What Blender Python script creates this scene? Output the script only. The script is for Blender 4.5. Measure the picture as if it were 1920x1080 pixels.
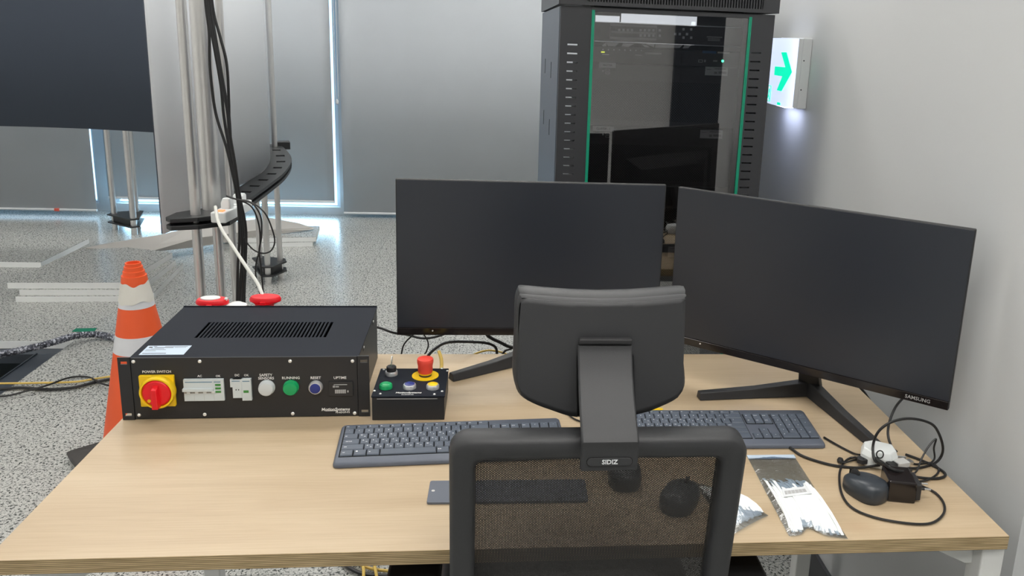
import bpy, math, random
from mathutils import Vector, Matrix
random.seed(7)
for o in list(bpy.data.objects): bpy.data.objects.remove(o, do_unlink=True)
S = bpy.context.scene
COL = S.collection
PI = math.pi
# ------------------------------------------------------------------ camera
FPX, YAW, PITCH, ROLL = 1536.34, 0.10708715, 0.23325486, 0.04107028
CAM = Vector((0.73552, -1.13424, 1.51338))
PPX, PPY = 960 + 126.535, 540 - 107.639          # optical axis in the 1920x1080 frame
fw = Vector((math.sin(YAW)*math.cos(PITCH), math.cos(YAW)*math.cos(PITCH), -math.sin(PITCH)))
r0 = Vector((math.cos(YAW), -math.sin(YAW), 0)); u0 = r0.cross(fw)
rt = r0*math.cos(ROLL) + u0*math.sin(ROLL); up = -r0*math.sin(ROLL) + u0*math.cos(ROLL)
cd = bpy.data.cameras.new('camera'); cam = bpy.data.objects.new('camera', cd); COL.objects.link(cam)
M = Matrix.Identity(4)
for i in range(3):
    M[i][0] = rt[i]; M[i][1] = up[i]; M[i][2] = -fw[i]; M[i][3] = CAM[i]
cam.matrix_world = M
cd.sensor_fit = 'HORIZONTAL'; cd.sensor_width = 36; cd.lens = FPX/1920*36
cd.shift_x = -126.535/1920; cd.shift_y = -107.639/1920
cd.clip_start = 0.02; cd.clip_end = 60
S.camera = cam
# ------------------------------------------------------------------ world, exposure
S.view_settings.view_transform = 'Standard'; S.view_settings.look = 'None'
S.view_settings.gamma = 1; S.view_settings.use_curve_mapping = False
S.view_settings.exposure = 0.0
W = bpy.data.worlds.new('sky'); S.world = W; W.use_nodes = True
bg = W.node_tree.nodes['Background']; bg.inputs[0].default_value = (0.50, 0.78, 1.0, 1); bg.inputs[1].default_value = 2.6
LIGHT = 13.5                                      # ceiling panel emission
def area(name, loc, rot, sx, sy, power, col):
    l = bpy.data.lights.new(name, 'AREA'); l.shape = 'RECTANGLE'; l.size = sx; l.size_y = sy; l.energy = power; l.color = col
    o = bpy.data.objects.new(name, l); COL.objects.link(o); o.location = loc; o.rotation_euler = rot; return o
# daylight through the clear strip under the second blind
area('window_daylight', (-1.43, 5.72, 0.16), (math.radians(-75), 0, 0), 1.8, 0.12, 22, (0.45, 0.78, 1.0))
# ------------------------------------------------------------------ helpers
def at(px, py, **k):
    """photo pixel -> world point on the plane x=, y= or z="""
    d = fw + rt*((px-PPX)/FPX) + up*((PPY-py)/FPX)
    a, v = list(k.items())[0]; i = 'xyz'.index(a)
    return CAM + d*((v-CAM[i])/d[i])
def atp(px, py, P0, N):
    d = fw + rt*((px-PPX)/FPX) + up*((PPY-py)/FPX)
    return CAM + d*((Vector(P0)-CAM).dot(N)/d.dot(N))
MATS = {}
def mat(name, col, rough=0.5, metal=0.0, emit=None, es=1.0, spec=0.5, bump=0.0, bscale=300, var=0.0, vscale=6, coat=0.0, alpha=None, trans=0.0):
    m = bpy.data.materials.new(name); m.use_nodes = True; MATS[name] = m
    n = m.node_tree.nodes; l = m.node_tree.links; b = n['Principled BSDF']
    b.inputs['Base Color'].default_value = (*col, 1); b.inputs['Roughness'].default_value = rough
    b.inputs['Metallic'].default_value = metal; b.inputs['Specular IOR Level'].default_value = spec
    b.inputs['Coat Weight'].default_value = coat; b.inputs['Coat Roughness'].default_value = 0.15
    b.inputs['Transmission Weight'].default_value = trans
    if emit: b.inputs['Emission Color'].default_value = (*emit, 1); b.inputs['Emission Strength'].default_value = es
    if alpha is not None: b.inputs['Alpha'].default_value = alpha
    tc = n.new('ShaderNodeTexCoord')
    if var > 0:
        t = n.new('ShaderNodeTexNoise'); t.inputs['Scale'].default_value = vscale; t.inputs['Detail'].default_value = 5
        l.new(tc.outputs['Object'], t.inputs['Vector'])
        r = n.new('ShaderNodeMapRange'); r.inputs[3].default_value = 1-var; r.inputs[4].default_value = 1+var
        l.new(t.outputs[0], r.inputs[0])
        h = n.new('ShaderNodeHueSaturation'); h.inputs['Color'].default_value = (*col, 1)
        l.new(r.outputs[0], h.inputs['Value']); l.new(h.outputs[0], b.inputs['Base Color'])
    if bump > 0:
        t = n.new('ShaderNodeTexNoise'); t.inputs['Scale'].default_value = bscale; t.inputs['Detail'].default_value = 3
        l.new(tc.outputs['Object'], t.inputs['Vector'])
        bp = n.new('ShaderNodeBump'); bp.inputs['Strength'].default_value = bump; bp.inputs['Distance'].default_value = 0.001
        l.new(t.outputs[0], bp.inputs['Height']); l.new(bp.outputs[0], b.inputs['Normal'])
    return m
def nodes(m): return m.node_tree.nodes, m.node_tree.links, m.node_tree.nodes['Principled BSDF']
def math_node(n, l, op, a, b=None, c=None):
    x = n.new('ShaderNodeMath'); x.operation = op
    for i, v in enumerate((a, b, c)):
        if v is None: continue
        if hasattr(v, 'is_output'): l.new(v, x.inputs[i])
        else: x.inputs[i].default_value = v
    return x.outputs[0]
def ramp(n, l, fac, stops):
    r = n.new('ShaderNodeValToRGB'); l.new(fac, r.inputs[0]); e = r.color_ramp.elements
    e[0].position, e[0].color = stops[0][0], (*stops[0][1], 1); e[1].position, e[1].color = stops[1][0], (*stops[1][1], 1)
    for p, c in stops[2:]:
        q = e.new(p); q.color = (*c, 1)
    return r.outputs[0]
def hexdots(n, l, sx, sy, ax='xz', rad=0.3):
    """1 inside a dot of a staggered grid, 0 outside (object coordinates)"""
    tc = n.new('ShaderNodeTexCoord'); sp = n.new('ShaderNodeSeparateXYZ'); l.new(tc.outputs['Object'], sp.inputs[0])
    a = sp.outputs['xyz'.index(ax[0])]; b = sp.outputs['xyz'.index(ax[1])]
    out = []
    for off in (0, .5):
        u = math_node(n, l, 'FRACT', math_node(n, l, 'MULTIPLY_ADD', a, 1/sx, off+100.0))
        v = math_node(n, l, 'FRACT', math_node(n, l, 'MULTIPLY_ADD', b, 1/sy, off+100.0))
        u = math_node(n, l, 'MULTIPLY', math_node(n, l, 'SUBTRACT', u, .5), sx/min(sx, sy)); v = math_node(n, l, 'MULTIPLY', math_node(n, l, 'SUBTRACT', v, .5), sy/min(sx, sy))
        d = math_node(n, l, 'ADD', math_node(n, l, 'MULTIPLY', u, u), math_node(n, l, 'MULTIPLY', v, v))
        out.append(math_node(n, l, 'LESS_THAN', d, rad*rad))
    return math_node(n, l, 'MAXIMUM', out[0], out[1])
class MB:
    def __init__(s): s.v = []; s.f = []; s.mi = []; s.sm = []
    def add(s, vs, fs, mi=0, smooth=False, M=None):
        k = len(s.v)
        s.v += [(M @ Vector(p)) if M else Vector(p) for p in vs]
        for f in fs: s.f.append([k+i for i in f]); s.mi.append(mi); s.sm.append(smooth)
        return s
    def box(s, a, b, mi=0, M=None):
        (x0, y0, z0), (x1, y1, z1) = a, b
        vs = [(x0,y0,z0),(x1,y0,z0),(x1,y1,z0),(x0,y1,z0),(x0,y0,z1),(x1,y0,z1),(x1,y1,z1),(x0,y1,z1)]
        return s.add(vs, [(0,3,2,1),(4,5,6,7),(0,1,5,4),(1,2,6,5),(2,3,7,6),(3,0,4,7)], mi, False, M)
    def prism(s, pts, lo, hi, axis='z', mi=0, M=None, smooth=False):
        """polygon extruded along an axis; pts are the two other coordinates in x,y,z order"""
        n = len(pts)
        ar = sum(pts[i][0]*pts[(i+1)%n][1]-pts[(i+1)%n][0]*pts[i][1] for i in range(n))
        if (ar < 0) != (axis == 'y'): pts = pts[::-1]
        def mk(p, h): return {'z': (p[0],p[1],h), 'y': (p[0],h,p[1]), 'x': (h,p[0],p[1])}[axis]
        vs = [mk(p, lo) for p in pts] + [mk(p, hi) for p in pts]
        s.add(vs, [list(range(n))[::-1], list(range(n, 2*n))], mi, False, M)
        k = len(s.v)-2*n
        for i in range(n):
            j = (i+1) % n; s.f.append([k+i, k+j, k+n+j, k+n+i]); s.mi.append(mi); s.sm.append(smooth)
        return s
    def lathe(s, prof, c=(0,0,0), seg=32, axis='z', mi=0, M=None, cap=True):
        """prof: list of (radius, height) from bottom to top"""
        vs = []
        for r, h in prof:
            for k in range(seg):
                a = 2*PI*k/seg; x, y = r*math.cos(a), r*math.sin(a)
                p = {'z': (x, y, h), 'y': (x, -h, y), 'x': (h, x, y)}[axis]
                vs.append((c[0]+p[0], c[1]+p[1], c[2]+p[2]))
        fs = []
        for i in range(len(prof)-1):
            for k in range(seg):
                j = (k+1) % seg; fs.append((i*seg+k, i*seg+j, (i+1)*seg+j, (i+1)*seg+k))
        s.add(vs, fs, mi, True, M); k0 = len(s.v)-len(vs)
        if cap:
            s.f.append([k0+k for k in range(seg)][::-1]); s.mi.append(mi); s.sm.append(False)
            s.f.append([k0+(len(prof)-1)*seg+k for k in range(seg)]); s.mi.append(mi); s.sm.append(False)
        return s
    def tube(s, pts, r, seg=8, mi=0, cap=True):
        pts = [Vector(p) for p in pts]; n = len(pts)
        t = (pts[1]-pts[0]).normalized(); ref = Vector((0,0,1)) if abs(t.z) < .9 else Vector((1,0,0))
        nn = t.cross(ref).normalized(); vs = []
        for i, p in enumerate(pts):
            t = (pts[min(i+1,n-1)]-pts[max(i-1,0)]).normalized()
            nn = (nn - t*nn.dot(t))
            nn = nn.normalized() if nn.length > 1e-6 else t.orthogonal().normalized()
            b = t.cross(nn); rr = r[i] if isinstance(r, (list, tuple)) else r
            for k in range(seg):
                a = 2*PI*k/seg; vs.append(p + (nn*math.cos(a)+b*math.sin(a))*rr)
        fs = []
        for i in range(n-1):
            for k in range(seg):
                j = (k+1) % seg; fs.append((i*seg+k, i*seg+j, (i+1)*seg+j, (i+1)*seg+k))
        if cap: fs += [list(range(seg))[::-1], [(n-1)*seg+k for k in range(seg)]]
        return s.add(vs, fs, mi, True)
    def loft(s, loops, mi=0, closed=True, caps=True, smooth=True):
        n = len(loops[0]); vs = [p for L in loops for p in L]; fs = []
        for i in range(len(loops)-1):
            for k in range(n if closed else n-1):
                j = (k+1) % n; fs.append((i*n+k, i*n+j, (i+1)*n+j, (i+1)*n+k))
        if caps: fs += [list(range(n))[::-1], [(len(loops)-1)*n+k for k in range(n)]]
        return s.add(vs, fs, mi, smooth)
    def text(s, txt, size, M, mi=0, depth=0.0003, align='CENTER', bold=0.0, shear=0.0):
        cu = bpy.data.curves.new('t', 'FONT'); cu.body = txt; cu.size = size; cu.align_x = align; cu.align_y = 'CENTER'
        cu.extrude = depth; cu.offset = bold; cu.resolution_u = 2; cu.shear = shear
        o = bpy.data.objects.new('t', cu); COL.objects.link(o)
        dg = bpy.context.evaluated_depsgraph_get(); me = bpy.data.meshes.new_from_object(o.evaluated_get(dg))
        s.add([v.co.copy() for v in me.vertices], [list(p.vertices) for p in me.polygons], mi, False, M)
        bpy.data.objects.remove(o); bpy.data.meshes.remove(me); bpy.data.curves.remove(cu)
        return s
    def build(s, name, mats, parent=None, world=False, bevel=0, seg=2, angle=35, sub=0):
        me = bpy.data.meshes.new(name)
        vs = s.v
        if world and parent is not None:
            root = parent
            while root.parent: root = root.parent
            I = root_matrix(root).inverted(); vs = [I @ v for v in vs]
        me.from_pydata([tuple(v) for v in vs], [], s.f)
        if not isinstance(mats, (list, tuple)): mats = [mats]
        for m in mats: me.materials.append(m if not isinstance(m, str) else MATS[m])
        me.polygons.foreach_set('material_index', s.mi); me.polygons.foreach_set('use_smooth', s.sm)
        me.update()
        if any(s.sm): me.set_sharp_from_angle(angle=math.radians(angle))
        o = bpy.data.objects.new(name, me); COL.objects.link(o)
        if parent is not None: o.parent = parent
        if bevel > 0:
            b = o.modifiers.new('bevel', 'BEVEL'); b.width = bevel; b.segments = seg; b.limit_method = 'ANGLE'; b.angle_limit = math.radians(40)
            b.harden_normals = False
        if sub:
            q = o.modifiers.new('sub', 'SUBSURF'); q.levels = sub; q.render_levels = sub
        return o
def root_matrix(r): return Matrix.Translation(r.location) @ Matrix.Rotation(r.rotation_euler.z, 4, 'Z')
def tag(o, label, cat=None, group=None, kind=None):
    if label: o['label'] = label
    if cat: o['category'] = cat
    if group: o['group'] = group
    if kind: o['kind'] = kind
    return o
def thing(name, label, cat, loc, rz=0, group=None):
    o = bpy.data.objects.new(name, None); COL.objects.link(o); o.location = loc; o.rotation_euler = (0, 0, rz); o.empty_display_size = .05
    return tag(o, label, cat, group)
def struct(o): o['kind'] = 'structure'; return o
def curve(pts, n=8):
    """Catmull-Rom through the points"""
    P = [Vector(p) for p in pts]; P = [P[0]*2-P[1]] + P + [P[-1]*2-P[-2]]; out = []
    for i in range(1, len(P)-2):
        a, b, c, d = P[i-1], P[i], P[i+1], P[i+2]
        for k in range(n):
            t = k/n; out.append(.5*((2*b)+(c-a)*t+(2*a-5*b+4*c-d)*t*t+(3*b-a-3*c+d)*t**3))
    out.append(P[-2]); return out
def rrect(x0, z0, x1, z1, r, n=6):
    rs = r if isinstance(r, (list, tuple)) else (r, r, r, r); out = []   # order bl, br, tr, tl
    for (cx, cz, a0, rr) in ((x0+rs[0], z0+rs[0], PI, rs[0]), (x1-rs[1], z0+rs[1], 1.5*PI, rs[1]), (x1-rs[2], z1-rs[2], 0, rs[2]), (x0+rs[3], z1-rs[3], .5*PI, rs[3])):
        for k in range(n+1):
            a = a0+.5*PI*k/n; out.append((cx+rr*math.cos(a), cz+rr*math.sin(a)))
    return out
FRONT = Matrix.Rotation(PI/2, 4, 'X')              # text standing upright, read from -y
def TM(x, y, z): return Matrix.Translation((x, y, z)) @ FRONT
def FM(x, y, z, rz=0): return Matrix.Translation((x, y, z)) @ Matrix.Rotation(rz, 4, 'Z')
# ------------------------------------------------------------------ materials
mat('wall_paint', (.545, .560, .568), .75, bump=.12, bscale=180, var=.02, vscale=2)
mat('wall_white', (.82, .82, .81), .8)
mat('ceiling_white', (.86, .86, .85), .9)
mat('blind_fabric', (.58, .61, .64), .8, bump=.25, bscale=900, var=.05, vscale=3)
def blind_translucency():
    n, l, b = nodes(MATS['blind_fabric'])
    t = n.new('ShaderNodeBsdfTranslucent'); t.inputs[0].default_value = (.42, .46, .50, 1)
    mx = n.new('ShaderNodeMixShader'); mx.inputs[0].default_value = .12
    l.new(b.outputs[0], mx.inputs[1]); l.new(t.outputs[0], mx.inputs[2]); l.new(mx.outputs[0], n['Material Output'].inputs[0])
blind_translucency()
mat('window_frame_white', (.72, .76, .80), .45)
mat('blind_bar', (.70, .72, .74), .4)
mat('red_clip', (.75, .12, .08), .5)
mat('lamp_glow', (.9, .9, .88), .6, emit=(1, .975, .93), es=LIGHT)
mat('lamp_frame', (.8, .8, .8), .5)
mat('black_metal', (.020, .021, .024), .42, bump=.15, bscale=2500)
mat('black_lid', (.013, .016, .024), .62, spec=.14, bump=.15, bscale=2500)
mat('black_plastic', (.024, .024, .026), .48, bump=.25, bscale=1600)
mat('chair_plastic', (.034, .035, .038), .50, bump=.3, bscale=1500)
mat('chair_cushion', (.030, .031, .034), .42, bump=.35, bscale=1200)
mat('black_rubber', (.014, .014, .015), .5)
mat('black_gloss', (.014, .011, .011), .12)
mat('black_void', (.004, .004, .004), .9)
mat('screen_matte', (.016, .020, .030), .34, spec=.75, bump=.05, bscale=3000)
mat('key_grey', (.095, .115, .150), .42)
mat('board_grey', (.105, .120, .155), .40, bump=.08, bscale=1500)
mat('legend_white', (.78, .80, .82), .5)
mat('print_white', (.85, .85, .83), .5)
mat('print_grey', (.42, .42, .42), .5)
mat('dark_print', (.03, .03, .035), .5)
mat('paper_white', (.74, .76, .78), .6)
mat('label_blue_white', (.52, .62, .74), .45)
mat('steel', (.66, .67, .68), .28, 1.0)
mat('screw_silver', (.95, .95, .93), .35, .5)
mat('silver_ring', (.70, .71, .73), .28, .6)
mat('aluminium', (.78, .77, .76), .36, 1.0, bump=.06, bscale=500, var=.05, vscale=30)
mat('yellow_plastic', (.90, .60, .010), .4)
mat('red_plastic', (.80, .010, .020), .35)
mat('stop_red', (.85, .075, .050), .42)
mat('orange_cone', (.86, .115, .030), .5, bump=.2, bscale=60, var=.06, vscale=10)
mat('cone_white', (.70, .71, .74), .45, var=.08, vscale=25)
mat('cone_tape', (.72, .70, .64), .35, bump=.8, bscale=45, var=.05)
mat('cone_base', (.045, .042, .040), .6, bump=.5, bscale=120, var=.3, vscale=15)
mat('green_button', (.008, .36, .12), .3)
mat('white_button', (.62, .66, .68), .35)
mat('blue_button', (.020, .035, .22), .35)
mat('breaker_grey', (.62, .68, .70), .45)
mat('breaker_dark', (.36, .36, .35), .5)
mat('breaker_green', (.05, .25, .05), .4)
mat('breaker_blue', (.10, .22, .34), .4)
mat('white_plastic', (.74, .77, .77), .35)
mat('cable_white', (.66, .66, .62), .45)
mat('cable_black', (.011, .011, .012), .42)
mat('cable_yellow', (.72, .50, .12), .5)
mat('orange_glow', (.9, .25, .08), .4, emit=(1, .22, .08), es=1.2)
mat('green_trim', (.010, .34, .20), .35)
mat('rack_black', (.042, .044, .050), .42, bump=.12, bscale=2500)
mat('rack_side', (.072, .085, .110), .40, bump=.12, bscale=2500)
mat('device_black', (.036, .036, .040), .45)
mat('gap_glow', (.8, .82, .82), .5, emit=(.93, .98, 1), es=1.1)  # glow of the strip that imitates a bright gap in the rack
mat('led_green', (.1, .9, .4), .3, emit=(.04, 1, .35), es=9)
mat('led_yellow', (.9, .9, .1), .3, emit=(.85, 1, .05), es=1.5)
mat('led_blue', (.1, .1, .9), .3, emit=(.08, .10, 1), es=1.5)
mat('logo_blue', (.03, .13, .32), .4)
mat('exit_white', (.75, .8, 1), .35, emit=(.66, .76, 1.0), es=.9)
mat('exit_green', (.0, .8, .5), .35, emit=(.0, .95, .52), es=.85)
mat('exit_housing', (.60, .62, .63), .4)
mat('exit_glow', (.8, .85, 1), .4, emit=(.68, .74, 1), es=20)
mat('projection_outer', (.80, .83, .87), .5, var=.02, vscale=4)
mat('projection_inner', (.075, .092, .125), .8, bump=.25, bscale=900)
mat('ledge_black', (.020, .021, .023), .38, bump=.1, bscale=300)
mat('tile_edge', (.86, .88, .87), .5, var=.04, vscale=12)
mat('cardboard', (.46, .445, .42), .7, var=.05, vscale=5)
mat('hole_steel', (.060, .072, .090), .45, .3)
mat('hole_floor', (.16, .145, .12), .8, var=.3, vscale=5)
mat('green_tape', (.0, .20, .115), .5)
mat('hose_grey', (.13, .14, .17), .3, bump=1.0, bscale=90)
def hose_pattern():
    n, l, b = nodes(MATS['hose_grey']); tc = n.new('ShaderNodeTexCoord'); t = n.new('ShaderNodeTexNoise'); t.inputs['Scale'].default_value = 55; t.inputs['Detail'].default_value = 2; t.inputs['Distortion'].default_value = 1.5
    l.new(tc.outputs['Object'], t.inputs['Vector']); l.new(ramp(n, l, t.outputs[0], [(.40, (.03, .033, .045)), (.52, (.13, .14, .18)), (.60, (.50, .52, .58))]), b.inputs['Base Color'])
hose_pattern()
mat('desk_leg_white', (.72, .73, .72), .4)
mat('mouse_grey', (.035, .042, .052), .36)
mat('silver_plastic', (.62, .62, .61), .35, .2)
mat('slab_grey', (.125, .140, .175), .45)
mat('ziptie_white', (.90, .93, .92), .45)
mat('brass', (.35, .24, .09), .4, .8)
def floor_material(name):
    m = mat(name, (.5, .5, .5), .22); n, l, b = nodes(m)
    tc = n.new('ShaderNodeTexCoord'); mp = n.new('ShaderNodeMapping'); l.new(tc.outputs['Object'], mp.inputs[0]); mp.inputs['Scale'].default_value = (1, 1, 1)
    nz = n.new('ShaderNodeTexNoise'); nz.inputs['Scale'].default_value = 120; nz.inputs['Detail'].default_value = 2.5; nz.inputs['Roughness'].default_value = .55; nz.inputs['Distortion'].default_value = .6
    l.new(mp.outputs[0], nz.inputs['Vector'])
    c = ramp(n, l, nz.outputs[0], [(.0, (.030, .035, .035)), (.37, (.060, .066, .064)), (.43, (.27, .28, .265)), (.48, (.50, .505, .48)), (.60, (.58, .585, .56)), (.68, (.36, .37, .355))])
    n2 = n.new('ShaderNodeTexNoise'); n2.inputs['Scale'].default_value = 260; n2.inputs['Detail'].default_value = 1
    l.new(mp.outputs[0], n2.inputs['Vector'])
    c2 = ramp(n, l, n2.outputs[0], [(.0, (.45, .45, .45)), (.36, (.62, .62, .62)), (.44, (1, 1, 1)), (1, (1, 1, 1))])
    mx = n.new('ShaderNodeMix'); mx.data_type = 'RGBA'; mx.blend_type = 'MULTIPLY'; mx.inputs[0].default_value = 1
    l.new(c, mx.inputs[6]); l.new(c2, mx.inputs[7]); l.new(mx.outputs[2], b.inputs['Base Color'])
    return m
floor_material('floor_terrazzo'); floor_material('tile_terrazzo')
def floor_joints():
    n, l, b = nodes(MATS['floor_terrazzo'])
    tc = n.new('ShaderNodeTexCoord'); sp = n.new('ShaderNodeSeparateXYZ'); l.new(tc.outputs['Object'], sp.inputs[0])
    o = []
    for i, off in ((0, 1.25), (1, -2.76)):
        a = math_node(n, l, 'FRACT', math_node(n, l, 'MULTIPLY_ADD', sp.outputs[i], 1/.6, off/.6+50))
        o.append(math_node(n, l, 'LESS_THAN', math_node(n, l, 'ABSOLUTE', math_node(n, l, 'SUBTRACT', a, .5)), .4975))
    ok = math_node(n, l, 'MINIMUM', o[0], o[1])
    src = b.inputs['Base Color'].links[0].from_socket
    mx = n.new('ShaderNodeMix'); mx.data_type = 'RGBA'; l.new(math_node(n, l, 'MULTIPLY_ADD', ok, .55, .45), mx.inputs[0])
    mx.inputs[6].default_value = (.12, .13, .13, 1); l.new(src, mx.inputs[7]); l.new(mx.outputs[2], b.inputs['Base Color'])
floor_joints()
def wood_top():
    m = mat('beech_veneer', (.7, .5, .3), .36); n, l, b = nodes(m)
    tc = n.new('ShaderNodeTexCoord'); mp = n.new('ShaderNodeMapping'); l.new(tc.outputs['Object'], mp.inputs[0]); mp.inputs['Scale'].default_value = (1.3, 9, 9)
    a = n.new('ShaderNodeTexNoise'); a.inputs['Scale'].default_value = 1.6; a.inputs['Detail'].default_value = 5; a.inputs['Distortion'].default_value = .5; l.new(mp.outputs[0], a.inputs['Vector'])
    c = ramp(n, l, a.outputs[0], [(.25, (.455, .340, .216)), (.50, (.53, .411, .272)), (.8, (.59, .472, .324))])
    mp2 = n.new('ShaderNodeMapping'); l.new(tc.outputs['Object'], mp2.inputs[0]); mp2.inputs['Scale'].default_value = (4, 150, 150)
    f = n.new('ShaderNodeTexNoise'); f.inputs['Scale'].default_value = 2; f.inputs['Detail'].default_value = 3; l.new(mp2.outputs[0], f.inputs['Vector'])
    c2 = ramp(n, l, f.outputs[0], [(.3, (.93, .92, .90)), (.6, (1, 1, 1))])
    k = n.new('ShaderNodeTexVoronoi'); k.inputs['Scale'].default_value = 3.4; mp3 = n.new('ShaderNodeMapping'); mp3.inputs['Scale'].default_value = (.75, 1.5, 1)
    l.new(tc.outputs['Object'], mp3.inputs[0]); l.new(mp3.outputs[0], k.inputs['Vector'])
    c3 = ramp(n, l, k.outputs['Distance'], [(.0, (.62, .50, .42)), (.035, (.92, .87, .84)), (.11, (1, 1, 1))])
    out = c
    for q in (c2, c3):
        mx = n.new('ShaderNodeMix'); mx.data_type = 'RGBA'; mx.blend_type = 'MULTIPLY'; mx.inputs[0].default_value = 1
        l.new(out, mx.inputs[6]); l.new(q, mx.inputs[7]); out = mx.outputs[2]
    l.new(out, b.inputs['Base Color'])
wood_top()
def plywood_edge():
    m = mat('plywood_edge', (.5, .4, .25), .6); n, l, b = nodes(m)
    tc = n.new('ShaderNodeTexCoord'); sp = n.new('ShaderNodeSeparateXYZ'); l.new(tc.outputs['Object'], sp.inputs[0])
    nz = n.new('ShaderNodeTexNoise'); nz.inputs['Scale'].default_value = 6; l.new(tc.outputs['Object'], nz.inputs['Vector'])
    z = math_node(n, l, 'MULTIPLY_ADD', sp.outputs[2], 1/.0031, 50.0)
    z = math_node(n, l, 'ADD', z, math_node(n, l, 'MULTIPLY', nz.outputs[0], .35))
    f = math_node(n, l, 'FRACT', z)
    c = ramp(n, l, f, [(.0, (.50, .37, .20)), (.42, (.60, .46, .26)), (.55, (.20, .145, .08)), (.90, (.26, .19, .105)), (.97, (.5, .37, .2))])
    st = n.new('ShaderNodeTexNoise'); mp = n.new('ShaderNodeMapping'); mp.inputs['Scale'].default_value = (14, 14, 260); l.new(tc.outputs['Object'], mp.inputs[0]); l.new(mp.outputs[0], st.inputs['Vector']); st.inputs['Scale'].default_value = 1
    c2 = ramp(n, l, st.outputs[0], [(.35, (.72, .70, .64)), (.6, (1.05, 1.05, 1.05))])
    mx = n.new('ShaderNodeMix'); mx.data_type = 'RGBA'; mx.blend_type = 'MULTIPLY'; mx.inputs[0].default_value = 1
    l.new(c, mx.inputs[6]); l.new(c2, mx.inputs[7]); l.new(mx.outputs[2], b.inputs['Base Color'])
plywood_edge()
def perforated(name, col, sx, sy, rad):
    m = mat(name, col, .42); n, l, b = nodes(m)
    d = hexdots(n, l, sx, sy, 'xz', rad)
    mx = n.new('ShaderNodeMix'); mx.data_type = 'RGBA'; l.new(d, mx.inputs[0])
    mx.inputs[6].default_value = (*col, 1); mx.inputs[7].default_value = (.002, .002, .002, 1); l.new(mx.outputs[2], b.inputs['Base Color'])
    l.new(math_node(n, l, 'MULTIPLY_ADD', d, -.5, .5), b.inputs['Specular IOR Level'])
perforated('perforated_black', (.045, .044, .046), .0075, .0075, .27)
def woven_mesh():
    m = mat('woven_mesh', (.022, .021, .020), .7); n, l, b = nodes(m)
    d = hexdots(n, l, .0042, .0030, 'xz', .170)
    t = n.new('ShaderNodeBsdfTransparent'); mx = n.new('ShaderNodeMixShader'); l.new(d, mx.inputs[0])
    l.new(b.outputs[0], mx.inputs[1]); l.new(t.outputs[0], mx.inputs[2])
    l.new(mx.outputs[0], n['Material Output'].inputs[0])
woven_mesh()
def glass(name, tint, gl=1.0, rough=0.0, ior=1.5):
    m = mat(name, (1, 1, 1), rough); n, l, b = nodes(m)
    t = n.new('ShaderNodeBsdfTransparent'); t.inputs[0].default_value = (*tint, 1)
    g = n.new('ShaderNodeBsdfGlossy'); g.inputs['Roughness'].default_value = rough; g.inputs[0].default_value = (gl, gl, gl, 1)
    fr = n.new('ShaderNodeFresnel'); fr.inputs[0].default_value = ior
    mx = n.new('ShaderNodeMixShader'); l.new(fr.outputs[0], mx.inputs[0]); l.new(t.outputs[0], mx.inputs[1]); l.new(g.outputs[0], mx.inputs[2])
    l.new(mx.outputs[0], n['Material Output'].inputs[0]); n.remove(b)
glass('smoked_glass', (.80, .80, .82), 1.0, .0, 2.15)
glass('window_glass', (.96, .98, 1), 1.0)
def zip_plastic():
    m = mat('clear_bag', (1, 1, 1), .2); n, l, b = nodes(m)
    tc = n.new('ShaderNodeTexCoord'); nz = n.new('ShaderNodeTexNoise'); nz.inputs['Scale'].default_value = 40; nz.inputs['Detail'].default_value = 4; nz.inputs['Distortion'].default_value = 1.2
    l.new(tc.outputs['Object'], nz.inputs['Vector'])
    bp = n.new('ShaderNodeBump'); bp.inputs['Strength'].default_value = .8; bp.inputs['Distance'].default_value = .004; l.new(nz.outputs[0], bp.inputs['Height'])
    t = n.new('ShaderNodeBsdfTransparent'); t.inputs[0].default_value = (.64, .71, .80, 1)
    g = n.new('ShaderNodeBsdfGlossy'); g.inputs['Roughness'].default_value = .24; l.new(bp.outputs[0], g.inputs['Normal'])
    mx = n.new('ShaderNodeMixShader'); mx.inputs[0].default_value = .30; l.new(t.outputs[0], mx.inputs[1]); l.new(g.outputs[0], mx.inputs[2])
    l.new(mx.outputs[0], n['Material Output'].inputs[0]); n.remove(b)
zip_plastic()
# ================================================================== the room
CH = 2.75
HX0, HX1, HY0, HY1 = -2.45, -1.25, 1.56, 2.76    # opening in the raised floor
m = MB()
for a, b in (((-5, -4, -.035), (HX0, 5.62, 0)), ((HX1, -4, -.035), (4, 5.62, 0)), ((HX0, -4, -.035), (HX1, HY0, 0)), ((HX0, HY1, -.035), (HX1, 5.62, 0))):
    m.box(a, b)
struct(m.build('floor', 'floor_terrazzo'))
m = MB(); t = .004
m.box((HX0, HY1-t, -.036), (HX1, HY1, -.0005)).box((HX0, HY0, -.036), (HX1, HY0+t, -.0005)).box((HX0, HY0, -.036), (HX0+t, HY1, -.0005))
struct(m.build('trim_1', 'tile_edge'))
m = MB().box((-5, -4, -.36), (4, 5.62, -.30)); struct(m.build('floor_lower', 'hole_floor'))
m = MB()
m.box((HX0, HY1-.07, -.085), (HX1, HY1-.004, -.037)).box((HX1-.13, HY0, -.085), (HX1-.004, HY1-.07, -.037)).box((HX1-.135, HY0, -.085), (HX1-.13, HY1-.07, -.030)).box((HX0, 2.14, -.085), (HX1-.13, 2.18, -.037))
for x in (-1.85, -1.32):
    for y in (2.16, 2.72): m.lathe([(.02, -.30), (.02, -.085)], (x, y, 0), 12)
struct(m.build('trim_2', 'hole_steel', bevel=.002))
m = MB().box((-5, -4, CH), (4, 5.62, CH+.1)); struct(m.build('ceiling', 'ceiling_white'))
WY, WT = 5.62, .15
wins = [(-4.9, -2.40), (-2.30, -.520), (-.43, 1.60)]
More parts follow.
